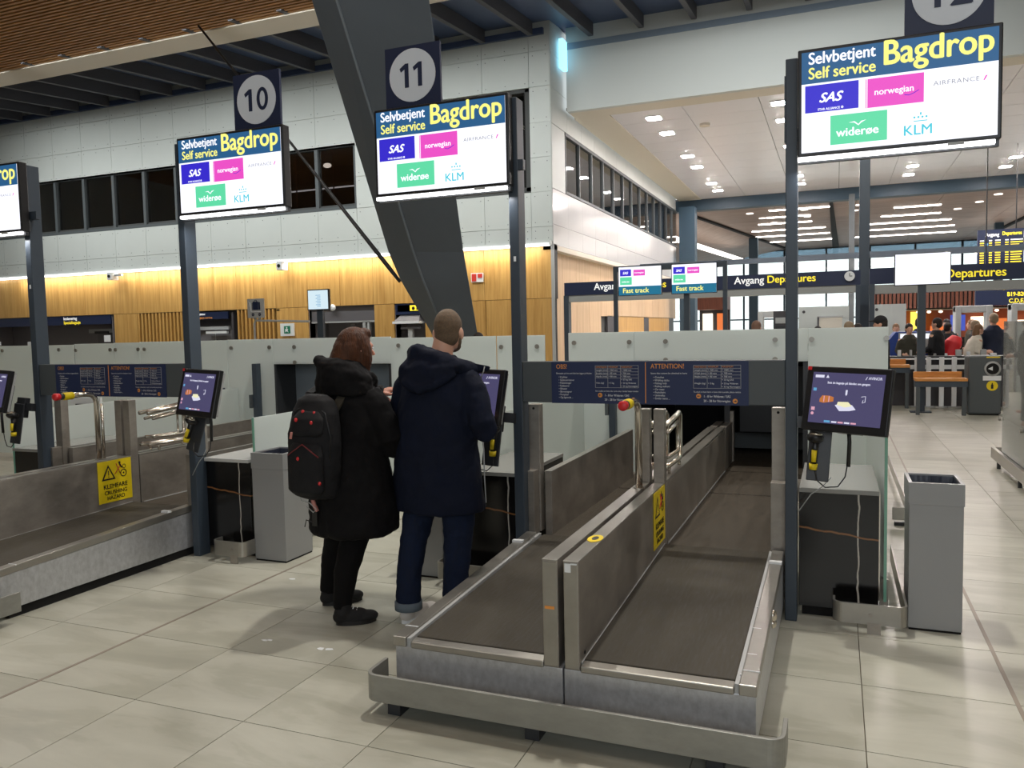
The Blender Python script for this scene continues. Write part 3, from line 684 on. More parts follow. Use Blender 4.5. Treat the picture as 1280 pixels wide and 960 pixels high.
# ================================================================ CHECK-IN GATES
def lb(gate): return {'A': 'left gate', 'B': 'near gate'}[gate]
def sign_notice(par, x0, y, z0):
    """printed notice (1.14 x .25) facing -y"""
    s = MB().box(x0, x0+1.132, y-.004, y, z0, z0+.245, NAVY).build('notice_panel', par, label='navy printed notice on the crossbeam')
    t = MB()
    def half(ox, head, line, items, lines2, dims):
        t.text(head, (ox+.03, y-.006, z0+.205), XV, ZV, .038, ORANGE, bold=.006, sx=.85)
        t.text(line, (ox+.03, y-.006, z0+.173), XV, ZV, .0135, WHITE, bold=.0, maxw=.22)
        for i, it in enumerate(items):
            t.text('• '+it, (ox+.045, y-.006, z0+.150-.0172*i), XV, ZV, .0155, WHITE, bold=.0, sx=.9)
        a, b_, zt = ox+.27, ox+.525, z0+.222
        rows_ = [0, .018, .036, .054, .072, .128]
        for r_ in rows_: t.box(a, b_, y-.0055, y-.004, zt-r_-.0008, zt-r_+.0008, LGREY)
        for c_ in (a, a+.075, a+.15, b_): t.box(c_-.0008, c_+.0008, y-.0055, y-.004, zt-.128, zt, LGREY)
        for j, d_ in enumerate(dims[0]): t.text(d_, (a+.004+.075*j, y-.006, zt-.013), XV, ZV, .013, ORANGE, bold=.0, maxw=.066)
        for i, rw_ in enumerate(dims[1:]):
            for j, d_ in enumerate(rw_): t.text(d_, (a+.004+.075*j, y-.006, zt-.031-.018*i - (.02 if i == 3 and j < 2 else 0)), XV, ZV, .013, WHITE, bold=.0)
        for i, d_ in enumerate(('> 23 kg Widerøe', '> 32 kg Norwegian')): t.text(d_, (a+.154, y-.006, zt-.105-.018*i), XV, ZV, .0125, WHITE, bold=.0, maxw=.098)
        t.text(lines2, (a, y-.006, z0+.070), XV, ZV, .012, WHITE, bold=.0, maxw=.255)
        t.text('1 - 8 for Widerøe / SAS', (a+.055, y-.006, z0+.043), XV, ZV, .0185, WHITE, bold=.006, maxw=.145)
        t.text('20 - 28 for Norwegian', (a+.055, y-.006, z0+.018), XV, ZV, .0185, WHITE, bold=.006, maxw=.145)
        for cx, cz, f in ((a+.028, z0+.05, -1), (a+.225, z0+.024, 1)):
            t.disc((cx, y-.005, cz), (0, -1, 0), .0135, ORANGE, seg=16)
            t.box(cx-.007, cx+.007, y-.0075, y-.0055, cz-.0018, cz+.0018, NAVY)
            t.prism([(f*.002, .006), (f*.009, 0), (f*.002, -.006)], (cx, y-.0055, cz), XV, ZV, (0, -.002, 0), NAVY)
    dims1 = (('DIMENSJON', 'MINIMUM', 'MAKSIMUM'), ('Lengde (mm)', '> 300 mm', '< 1000 mm'), ('Bredde (mm)', '> 80 mm', '< 700 mm'), ('Høyde (mm)', '> 80 mm', '< 700 mm'), ('Vekt (kg)', '> 3 kg', '< 23 kg SAS'))
    half(x0, 'OBS!', 'Eksempler på hva som ikke kan legges på båndet:', ('Krykker', 'Gåstaver/staver', 'Fiskestenger', 'Rullatorer', 'Bilseter', 'Barnevogner', 'Paraplyer', 'Og lignende ...'), 'For å sjekke inn dette eller annet utstyr, kontakt betjent skranke:', dims1)
    dims2 = (('DIMENSIONS', 'MINIMUM', 'MAXIMUM'), ('Length (mm)', '> 300 mm', '< 1000 mm'), ('Width (mm)', '> 80 mm', '< 700 mm'), ('Height (mm)', '> 80 mm', '< 700 mm'), ('Weight (kg)', '> 3 kg', '< 23 kg SAS'))
    half(x0+.566, 'ATTENTION!', 'Items that cannot be checked in here:', ('Crutches', 'Walking sticks', 'Fishing rods', 'Rolling walkers', 'Car seats', 'Pushchairs', 'Umbrellas', 'Similar items ...'), 'To check in these items or items that resemble, please contact:', dims2)
    t.box(x0+.564, x0+.568, y-.006, y-.004, z0+.006, z0+.24, ORANGE)
    t.build('lettering', s)

def monitor(x0, num, where, bar=True):
    """self-service monitor .905 x .53 facing -y, with light bar"""
    y = 4.44
    m = empty('overhead_monitor', (x0, y, 2.46), label='lit overhead screen %s' % where, cat='screen', group='overhead bagdrop screens')
    MB().box(0, .905, .0, .07, 0, .535, DARK).box(.1, .8, .07, .12, .08, .45, DARK).build('housing', m, bevel=.006)
    W, T0 = .905, .535
    s = MB().box(.018, W-.018, -.003, 0, .018, T0-.018, E_WHITE).build('display', m)
    h = MB().box(.018, W-.018, -.0045, -.003, .36, T0-.018, E_BLUE).build('display_header', m, label='blue header of the display')
    t = MB()
    t.text('Selvbetjent', (.05, -.006, .455), XV, ZV, .082, E_WHITE, bold=.018, maxw=.31)
    t.text('Bagdrop', (.390, -.006, .407), XV, ZV, .165, E_YEL, bold=.02, maxw=.475)
    t.text('Self service', (.05, -.006, .382), XV, ZV, .080, E_YEL, bold=.018, maxw=.31)
    t.build('lettering', h)
    lg_ = MB()
    lg_.box(.035, .285, -.0045, -.003, .215, .35, E_SAS); lg_.text('SAS', (.10, -.006, .262), XV, ZV, .065, E_WHITE, bold=.03, shear=.35, maxw=.125)
    lg_.text('STAR ALLIANCE ✪', (.095, -.006, .222), XV, ZV, .016, E_WHITE, bold=.02, maxw=.12)
    lg_.build('indigo_logo_tile', s)
    lg_ = MB(); lg_.box(.325, .575, -.0045, -.003, .208, .348, E_PINK); lg_.box(.317, .321, -.0045, -.003, .208, .348, E_PINK)
    lg_.text('norwegian', (.355, -.006, .266), XV, ZV, .044, E_WHITE, bold=.014, maxw=.175)
    lg_.tube([(.49, -.005, .252), (.51, -.005, .248), (.53, -.005, .255), (.553, -.005, .268)], .0016, 6, E_SAS); lg_.build('pink_logo_tile', s)
    lg_ = MB(); lg_.text('AIRFRANCE', (.615, -.005, .278), XV, ZV, .030, E_GREYT, bold=.0, sx=1.25, maxw=.195, space=1.1)
    lg_.prism([(0, 0), (.006, 0), (.018, .022), (.010, .022)], (.825, -.004, .277), XV, ZV, (0, -.001, 0), E_PINK); lg_.build('airline_wordmark', s)
    lg_ = MB(); lg_.box(.155, .415, -.0045, -.003, .045, .19, E_GREEN); lg_.text('widerøe', (.183, -.006, .083), XV, ZV, .058, E_WHITE, bold=.02, maxw=.20)
    lg_.prism([(-.045, .012), (-.02, .010), (0, -.006), (.012, .006), (.035, .018), (.012, .014), (0, .0), (-.018, .016)], (.285, -.005, .135), XV, ZV, (0, -.001, 0), E_WHITE); lg_.build('green_logo_tile', s)
    lg_ = MB(); lg_.text('KLM', (.485, -.005, .055), XV, ZV, .068, E_CYAN, bold=.012, maxw=.155)
    lg_.box(.532, .592, -.0045, -.003, .118, .122, E_CYAN)
    for i in range(4): lg_.disc((.535+.0175*i, -.004, .138), (0, -1, 0), .0052, E_CYAN, seg=8)
    lg_.box(.559, .566, -.0045, -.003, .148, .160, E_CYAN); lg_.build('cyan_wordmark', s)
    MB().box(.68, .75, -.01, .02, -.012, .002, LGREY).build('sensor', m)
    mx_ = (-.07, .12) if x0 > -.5 or -5 < x0 < -4 else (.78, .96)
    MB().box(mx_[0], mx_[1], .082, .12, .1, .16, POST).box(mx_[0], mx_[0]+.06, .082, .12, .16, .44, POST).build('mount', m)
    # light bar underneath
    MB().box(.0, .90, .03, .06, -.03, .0, DARKG).box(.0, .88, .002, .04, -.020, -.002, E_LED).build('light_bar', m)
    area('monitor_bar_lamp', (x0+.45, y+.03, 2.405), .85, 5.0, (1, 1, 1), sizey=.03)
    if num is not None:
        cx = x0 + {0: .68, 1: .265}[num[1]]
        n = empty('number_sign', (cx, y+.03, 3.0), label='square navy %s sign with a pale disc above the %s' % (num[0], num[2]), cat='sign', group='counter number signs')
        MB().box(-.19, .19, .0, .02, .0, .365, NAVYS).box(-.1, .1, .02, .05, -.08, .1, POST).build('plate', n)
        MB().disc((0, -.001, .185), (0, -1, 0), .160, SIGNGREY, h=.003, seg=40).build('disc', n)
        def one(x): return MB().prism([(x, 0), (x+.028, 0), (x+.028, .145), (x+.006, .145), (x-.034, .118), (x-.026, .096), (x, .112)], (0, -.004, .113), XV, ZV, (0, -.002, 0), NAVYS)
        if num[0] == '11': one(-.052).build('numeral', n); one(.040).build('numeral', n)
        else:
            one(-.062).build('numeral', n)
            if num[0] == '12': MB().text('2', (.002, -.006, .113), XV, ZV, .205, NAVYS, bold=.02, maxw=.095).build('numeral', n)
            else:
                q = MB(); k_ = 28; vs_ = [(.052+r_*math.cos(2*math.pi*k/k_), -.006, .186+z_*math.sin(2*math.pi*k/k_)) for r_, z_ in ((.047, .075), (.022, .051)) for k in range(k_)]
                q.add(vs_, [(k, (k+1) % k_, k_+(k+1) % k_, k_+k) for k in range(k_)], NAVYS); q.build('numeral', n)

def conveyor_set(gate, ox, oy):
    L = {'A': 'of the left gate', 'B': 'in the foreground'}[gate]
    y0, y1, y2 = 2.95+oy, 4.66, 7.95
    def Q(mb, xa, xb, ya, yb, za0, za1, zb0, zb1, mat):  # box whose z differs at both ends
        return mb.hexa([(xa, ya, za0), (xb, ya, za0), (xb, yb, zb0), (xa, yb, zb0), (xa, ya, za1), (xb, ya, za1), (xb, yb, zb1), (xa, yb, zb1)], mat)
    for side in ('L', 'R'):
        if side == 'L': xo, xi, xa, xb, d0, d1 = -1.762, -1.003, -1.685, -1.082, -1.080, -1.016
        else: xo, xi, xa, xb, d0, d1 = -.265, -.997, -.928, -.342, -.992, -.930
        s_ = -1 if side == 'L' else 1
        nm = {'L': 'left', 'R': 'right'}[side]
        c = empty('weigh_conveyor', (ox+xi, y0, 0), label='steel weigh conveyor with dark belt, %s lane %s' % (nm, L), cat='conveyor', group='weigh conveyors at the gates')
        def bd(mb, name, par=c, bevel=0.0, **kw):
            mb.v = [(x-xi, y-y0, z) for x, y, z in mb.v]; return mb.build(name, par, bevel=bevel, **kw)
        lo, hi = min(xo, xi), max(xo, xi)
        mb = MB(); Q(mb, lo, hi, y0, y1, .06, .262, .06, .325, STEEL_S); bd(mb, 'body', bevel=.004)
        mb = MB(); Q(mb, lo+.04, hi-.02, y0+.06, y1, 0, .06, 0, .06, VOID); bd(mb, 'plinth')
        mb = MB(); Q(mb, xa, xb, y0+.05, y1-.03, .20, .292, .24, .342, BELT); bd(mb, 'belt', bevel=.006)
        mb = MB(); Q(mb, min(xa, xb)-.0, max(xa, xb)+.0, y0-.004, y0+.045, .255, .283, .255, .290, STEEL); bd(mb, 'front_lip', bevel=.005)
        r0, r1 = (xo-.004, xa-.018) if side == 'L' else (xb+.018, xo+.004)
        mb = MB(); Q(mb, r0, r1, y0-.015, y1-.10, .262, .305, .325, .372, STEEL); bd(mb, 'side_rail', bevel=.004)
        r0, r1 = (xa-.018, xa-.002) if side == 'L' else (xb+.002, xb+.018)
        mb = MB(); Q(mb, r0, r1, y0+.0, y1-.06, .262, .298, .325, .356, LGREY); bd(mb, 'inner_guide')
        r0, r1 = (xo-.006, xa-.02) if side == 'L' else (xb+.02, xo+.006)
        mb = MB().box(r0, r1, y1-.34, y1-.31, .36, .375, WHITE).box(r0, r1, y0+.10, y0+.105, .305, .312, WHITE)
        bd(mb, 'rail_joint_cover')
        if gate == 'B' and side == 'R':
            mb = MB(); mb.ell((-.262, 3.72, .30), (.02, .03, .03), mat=TUBE).ell((-.262, 3.72, .265), (.018, .028, .025), mat=TUBE); bd(mb, 'rail_knob')
            mb = MB()
            for (a, b_, cc) in ((-.31, 3.02, .3), (-.30, 3.2, .31), (-.305, 3.46, .321), (-.31, 3.7, .33)): mb.box(a-.02, a+.016, b_, b_+.006, cc+.001, cc+.0065, WHITE)
            bd(mb, 'paint_scuffs', kind='stuff')
        # divider panel
        mb = MB(); Q(mb, d0, d1, y0-.004, y1-.02, .262, .695, .30, .695, STEEL_D); bd(mb, 'divider_panel', bevel=.003)
        mb = MB(); Q(mb, d0+.003, d1-.003, y0-.007, y0, .268, .69, .268, .69, STEEL); bd(mb, 'end_cap', bevel=.002)
        mb = MB(); Q(mb, d0-.0005, d1+.0005, y0-.006, y1-.02, .694, .700, .694, .700, STEEL); bd(mb, 'top_cap', bevel=.002)
        xx = d0-.002 if side == 'L' else d1+.002
        mb = MB(); Q(mb, xx-.002, xx+.002, y0+.02, y1-.03, .283, .290, .338, .344, LGREY)
        mb.disc((xx, y0+.06, .315), (1, 0, 0), .008, VOID, seg=8, h=.002); bd(mb, 'belt_seal')
        # upright at the divider end
        mb = MB(); Q(mb, d0, d1, y1-.02, y1+.05, .30, 1.13, .30, 1.13, STEEL_D); bd(mb, 'divider_upright', bevel=.003)
        # hazard plate
        if side == 'R':
            sg = MB().box(.002, .0045, -.305, 0, 0, .315, YEL)
            sgo = bd(MB(), 'x') if False else None
            hp = empty('hazard_sign', (0, 0, 0)); bpy.data.objects.remove(hp)
            hx, hy, hz = d1-xi, (y1-.03)-y0, .378
            so = sg.build('hazard_plate', c, loc=(hx, hy, hz), label='yellow crushing hazard plate')
            t = MB(); U, V = YV, ZV; O = lambda u, v: (.0055, -.305+u, v)
            t.text('KLEMFARE', O(.152, .105), U, V, .047, BLACKP, bold=.02, align='CENTER', maxw=.235)
            t.text('CRUSHING', O(.152, .060), U, V, .042, BLACKP, bold=.02, align='CENTER', maxw=.205)
            t.text('HAZARD', O(.152, .020), U, V, .042, BLACKP, bold=.02, align='CENTER', maxw=.16)
            t.prism([(0, 0), (.125, 0), (.0625, .115)], O(.03, .170), U, V, (.001, 0, 0), BLACKP)
            t.prism([(.02, .012), (.105, .012), (.0625, .092)], (.0067, -.275, .170), U, V, (.001, 0, 0), YEL)
            t.box(.0077, .0085, -.275+.0585, -.275+.0665, .170+.035, .170+.070, BLACKP); t.box(.0077, .0085, -.275+.0585, -.275+.0665, .170+.02, .170+.028, BLACKP)
            def ringd(cy, cz, ra, rb, mat):
                n_ = 20
                vs_ = [(.0062, cy+r_*math.cos(2*math.pi*k/n_), cz+r_*math.sin(2*math.pi*k/n_)) for r_ in (ra, rb) for k in range(n_)]
                t.add(vs_, [(k, (k+1) % n_, n_+(k+1) % n_, n_+k) for k in range(n_)], mat)
            ringd(-.075, .205, .022, .030, BLACKP); t.disc((.006, -.075, .205), (1, 0, 0), .008, BLACKP, seg=10); ringd(-.068, .255, .012, .017, BLACKP)
            t.disc((.006, -.108, .288), (1, 0, 0), .010, BLACKP, seg=10); t.tube([(.006, -.108, .28), (.006, -.10, .262), (.006, -.085, .25)], .006, 6, BLACKP)
            t.tube([(.006, -.155, .205), (.006, -.095, .275)], .003, 6, REDP); t.tube([(.006, -.14, .285), (.006, -.105, .205)], .003, 6, REDP)
            t.build('lettering', so)
            if gate == 'B':
                mb = MB(); mb.disc((-.962, 3.30, .7005), (0, 0, 1), .032, YEL, h=.002, ry=.06, seg=20); mb.disc((-.962, 3.30, .7027), (0, 0, 1), .014, BLACKP, h=.001, ry=.03, seg=12)
                bd(mb, 'arrow_sticker', label='yellow oval arrow sticker')
        elif gate == 'B':
            mb = MB().box(-1.07, -1.03, y0-.0085, y0-.007, .50, .512, ORANGE); bd(mb, 'tape_strip')
        if side == 'R' and gate == 'B':
            mb = MB().box(-.985, -.96, y0-.009, y0-.007, .655, .69, WHITE).box(-.96, -.935, y0-.009, y0-.007, .686, .692, WHITE); bd(mb, 'torn_label')
        # outer upright by the gate post
        if side == 'L': xa2, xb2 = -1.790, -1.715
        else: xa2, xb2 = -.335, -.265
        mb = MB().box(xa2, xb2, y1+.02, y1+.09, .345, 1.145, STEEL_D); bd(mb, 'outer_upright', bevel=.003)
        mb = MB().box(xa2-.012 if side == 'L' else xa2, xb2-.01 if side == 'L' else xb2+.012, y1-.07, y1+.02, .335, .74, STEEL_D); bd(mb, 'upright_cover', bevel=.003)
        mb = MB().disc(((xa2+xb2)/2, y1+.02, 1.12), (0, -1, 0), .008, VOID, seg=8, h=.002); bd(mb, 'upright_screw')
        # ---- second section
        f = empty('feed_conveyor', (ox+xi, y1, 0), label='dark belt feed conveyor behind the %s lane %s' % (nm, L), cat='conveyor', group='feed conveyors behind the gates')
        def bf(mb, name, bevel=0.0, **kw):
            mb.v = [(x-xi, y-y1, z) for x, y, z in mb.v]; return mb.build(name, f, bevel=bevel, **kw)
        bf(MB().box(lo, hi, y1+.1, 7.39, .0, .26, STEEL_D), 'body')
        mb = MB(); Q(mb, xa-.0, xb+.0, y1+.03, 6.35, .22, .318, .2, .305, BELT2); bf(mb, 'belt', bevel=.006)
        mb = MB(); Q(mb, xa, xb, 6.38, 7.39, .2, .305, .2, .30, BELT2); bf(mb, 'rear_belt', bevel=.006)
        mb = MB(); Q(mb, d0, d1, y1+.06, 6.25, .25, .69, .25, .69, STEEL_D); bf(mb, 'divider_panel', bevel=.003)
        mb = MB(); Q(mb, d0, d1, 6.27, 7.39, .25, .68, .25, .68, STEEL_D); bf(mb, 'rear_divider_panel', bevel=.003)
        mb = MB(); Q(mb, d0-.001, d1+.001, y1+.06, 7.39, .692, .70, .692, .70, STEEL); bf(mb, 'top_cap')
        xx = d0-.002 if side == 'L' else d1+.002
        mb = MB(); Q(mb, xx-.003, xx+.003, y1+.08, 7.39, .315, .322, .302, .309, LGREY); bf(mb, 'belt_seal')
        w0, w1 = (-1.70, -1.655) if side == 'L' else (-.335, -.30)
        mb = MB(); Q(mb, w0, w1, y1+.06, 6.9, .25, .715, .25, .715, STEEL_D); bf(mb, 'outer_panel', bevel=.003)
        mb = MB(); Q(mb, w0-.001, w1+.001, y1+.06, 6.9, .714, .722, .714, .722, STEEL); bf(mb, 'outer_top_cap')
        # hand rail loop beyond the divider upright
        xr = (d0+d1)/2
        hr = empty('guard_rail', (ox+xr, 4.85, .70), label='bent steel tube guard rail on the %s divider behind the upright %s' % (nm, L), cat='rail', group='tube guard rails on the dividers')
        MB().tube([(0, 0, .31), (0, .44, .345), (0, .47, .33), (0, .47, .06), (0, .44, .045), (0, 0, .055)], .017, 10, TUBE).build('tube_loop', hr)
        MB().tube([(0, .05, .26), (0, .40, .29), (0, .40, .10), (0, .05, .11)], .013, 8, TUBE).tube([(0, .1, 0), (0, .1, .06)], .01, 8, TUBE).tube([(0, .44, 0), (0, .44, .05)], .01, 8, TUBE).build('inner_loop', hr)
    # emergency stop rail
    e = empty('emergency_stop', (ox-1.035, 4.44, .70), label='bent steel tube with yellow collar and red emergency stop button %s' % L, cat='button', group='emergency stop buttons on bent tubes')
    MB().disc((0, 0, 0), (0, 0, 1), .030, TUBE, h=.006).tube([(0, 0, 0), (0, 0, .43), (0, -.012, .47), (0, -.04, .492), (0, -.08, .50), (0, -.22, .50)], .019, 14, TUBE).build('tube', e)
    MB().tube([(.0, .045, 0), (.0, .045, .42)], .012, 10, TUBE).build('second_tube', e)
    MB().tube([(0, -.20, .50), (0, -.205, .50), (0, -.275, .50), (0, -.28, .50)], [.024, .028, .028, .026], 16, YEL).build('collar', e)
    MB().tube([(0, -.275, .50), (0, -.31, .50)], [.024, .025], 16, DARKG).build('switch_body', e)
    MB().tube([(0, -.30, .50), (0, -.345, .50), (0, -.352, .50)], [.024, .027, .021], 16, RED).build('red_button', e, label='red mushroom button')
    # low steel bumper tray round the front
    bt = empty('bumper_tray', (ox-1.0, y0, 0), label='low steel bumper rail wrapping the front of the conveyors %s' % L, cat='bumper', group='low steel bumper rails')
    xl, xr, yf, yb = -.835, .835, -.13, .045
    pts = []
    for (cx, cy, a0) in ((xl+.05, yf+.05, 180), (xr-.05, yf+.05, 270)):
        for k in range(7): pts.append((cx+.05*math.cos(R(a0+15*k)), cy+.05*math.sin(R(a0+15*k))))
    path = [(xl, yb)]+pts+[(xr, yb)]
    vs, fs = [], []
    for i, (px_, py_) in enumerate(path):
        a_ = path[max(0, i-1)]; b_ = path[min(len(path)-1, i+1)]
        t_ = Vector((b_[0]-a_[0], b_[1]-a_[1])).normalized(); nx, ny = -t_.y*.008, t_.x*.008
        vs += [(px_-nx, py_-ny, .065), (px_-nx, py_-ny, .178), (px_+nx, py_+ny, .178), (px_+nx, py_+ny, .065)]
    n_ = len(path)
    for i in range(n_-1):
        for k in range(4): fs.append((i*4+k, i*4+(k+1) % 4, i*4+4+(k+1) % 4, i*4+4+k))
    fs += [(3, 2, 1, 0), ((n_-1)*4, (n_-1)*4+1, (n_-1)*4+2, (n_-1)*4+3)]
    MB().add(vs, fs, M('worn_band_steel', C(150, 150, 144), .45, .5, noise=((6, 6, 14), .14, 8))).build('band', bt, bevel=.002)
    MB().box(xl+.02, xr-.02, yf+.01, -.0, .06, .07, STEEL_D).build('floor_plate', bt)
    for x in (-.72, -.1, .6): MB().box(x-.03, x+.03, yf+.03, -.0, .0, .062, DARKG).build('foot', bt)

def glass_panel(x0, x1, y, z0, z1, label, nm='glass_screen_panel', screws_=None):
    p = empty(nm, ((x0+x1)/2, y, z0), label=label, cat='glass panel', group='frosted glass screen panels')
    w = (x1-x0)/2-.0012
    MB().box(-w, w, 0, .016, 0, z1-z0, FROST).build('pane', p, bevel=.002)
    if z0 < .5:
        for fx in (-w*.7, w*.7): MB().box(fx-.03, fx+.03, .0, .05, -z0, .05, STEEL_D).build('foot_clamp', p)
    for sx, sz in (screws_ or []):
        MB().disc((sx-(x0+x1)/2, 0, sz-z0), (0, -1, 0), .022, STEEL, h=.014, seg=14).build('glass_stud', p)
    return p
def gate(gate_, ox, oy):
    where = 'with the plate 9 below' if gate_ == 'A' else 'nearest the camera'
    # the frame
    F = empty('check_in_gate', (ox-1.0, 4.52, 0), label='slate blue two post gate with a notice crossbeam %s' % where, cat='gate', group='two post gates over the conveyors')
    zt = 2.985
    MB().box(-.826, -.764, 0, .11, 0, zt, POST).build('post', F, bevel=.004)
    MB().box(.746, .806, 0, .11, 0, zt, POST).build('post', F, bevel=.004)
    MB().box(-.764, .746, .01, .07, 1.172, 1.418, BEAMM).build('crossbeam', F, bevel=.004)
    sign_notice(F, -.575, .008, 1.17)
    MB().box(-.80, -.785, -.003, 0, 2.02, 2.05, WHITE).build('small_sticker', F)
    conveyor_set(gate_, ox-(.02 if gate_ == 'A' else 0), oy)
    # tunnel hood (baggage scanner) closing the lanes
    T = empty('tunnel_hood', (ox-1.0, 7.41, 0), label=('dark open scanner tunnel behind the near gate' if gate_ == 'B' else 'scanner tunnel with grey shutter behind the left gate'), cat='machine')
    shade = VOID if gate_ == 'B' else M('hood_grey', C(128, 138, 146), .5)
    MB().box(-.77, -.73, 0, 2.4, 0, 1.30, DARKG).box(.73, .77, 0, 2.4, 0, 1.30, DARKG).box(-.77, .77, 0, 2.4, 1.285, 1.31, DARKG).build('casing', T)
    MB().box(-.73, .73, 1.9 if gate_ == 'B' else .35, 2.0 if gate_ == 'B' else .40, .0 if gate_ == 'B' else .72, 1.285, shade).build('shutter', T)
    if gate_ == 'B':
        MB().box(.01, .73, .0, 1.85, 0, .30, BELT2).box(-.70, -.01, .0, 1.85, 0, .30, BELT2).build('inner_belts', T)
        MB().box(-.08, -.016, 0, .54, .30, .69, STEEL_D).box(.008, .07, 0, .54, .30, .69, STEEL_D).box(.0, .08, .54, .64, .30, .79, STEEL_D).build('inner_dividers', T)
        MB().box(.10, .73, .9, .95, .55, 1.2, DARKG).box(-.0, .05, .5, .6, .6, 1.0, DARKG).box(.0, .7, 1.2, 1.25, .34, .5, BEAMM).build('inner_flaps', T)
    w = {'A': 'behind the left gate', 'B': 'behind the near gate'}[gate_]
    st = lambda a, b, z=(1.48,): [(x, zz) for x in (a, b) for zz in z]
    glass_panel(ox-2.40, ox-1.755, 7.4, .12, 1.575, 'frosted glass panel left of the scanner tunnel %s' % w, screws_=st(ox-2.34, ox-1.80))
    glass_panel(ox-1.755, ox-.23, 7.4, 1.29, 1.575, 'wide frosted glass panel above the scanner tunnel %s' % w, screws_=[(ox-1.46, 1.48), (ox-.5, 1.48), (ox-1.46, 1.31), (ox-.5, 1.31)])
    if gate_ == 'B': glass_panel(ox-.23, ox+.40, 7.4, .12, 1.575, 'frosted glass panel right of the scanner tunnel %s' % w, screws_=st(ox-.2, ox+.385))
    for x in (-1.60, -2.12):
        pp = empty('glass_clamp_post', (ox+x-.35, 7.3, 0), label='slim dark clamp post in front of the frosted glass %s, %s' % (w, 'inner' if x > -2 else 'outer'), cat='post')
        MB().box(-.03, .03, 0, .08, 0, 1.02 if x < -2 else 1.3, POST).build('post', pp, bevel=.003); MB().box(-.06, -.03, -.03, .05, .8, .95, BEAMM).build('clamp', pp)
gate('B', 0.0, 0.0)
gate('A', -4.135, 0.12)
monitor(-.190, ('12', 0, 'nearest screen'), 'numbered 12, largest, at the right')
monitor(-2.690, ('11', 1, 'middle screen, before the leaning column'), 'numbered 11, in front of the leaning column')
monitor(-4.290, ('10', 0, 'screen over the left marble kiosk'), 'numbered 10, left of the leaning column')
monitor(-6.78, None, 'cut off by the left picture edge')
# glass panels between the gates
for (a, b, lab, sc_) in ((-4.37, -3.475, 'frosted glass panel behind the woman, with two steel studs', [(-4.27, 1.48)]), (-3.465, -3.16, 'narrow frosted glass panel between the two travellers', [(-3.44, 1.452)]), (-3.15, -2.64, 'frosted glass panel behind the man, left of the middle post', [(-3.1, 1.45), (-2.72, 1.45)])):
    if lab.startswith('narrow'): continue
    glass_panel(a, b if not lab.startswith('frosted glass panel behind the woman') else -3.16, 7.4, .12, 1.56, lab, screws_=sc_)
glass_panel(-8.3, -7.88, 7.4, .12, 1.565, 'narrow frosted glass panel above the left notice board', screws_=[(-8.27, 1.48), (-7.9, 1.48)])
glass_panel(-7.88, -6.54, 7.4, .12, 1.57, 'frosted glass panel just left of the second post', screws_=[(-7.8, 1.48)])
glass_panel(-8.98, -8.30, 7.4, .12, 1.56, 'frosted glass panel above the OBS heading of the left notice', screws_=[(-8.95, 1.48), (-8.36, 1.48)])
glass_panel(-11.4, -9.0, 7.4, .12, 1.55, 'long frosted glass panel at the left picture edge', screws_=[(-9.25, 1.49), (-10.3, 1.49)])
nine = empty('lane_number_plate', (-6.76, 5.62, .80), label='small black plate with the number 9 on a white board', cat='sign')
MB().box(-.17, .22, .02, .04, -.80, .25, WHITE).build('board', nine); MB().box(-.09, .085, .0, .02, 0, .19, DARK).build('plate', nine)
MB().text('9', (0, -.002, .05), XV, ZV, .13, ORANGE, align='CENTER').build('numeral', nine)

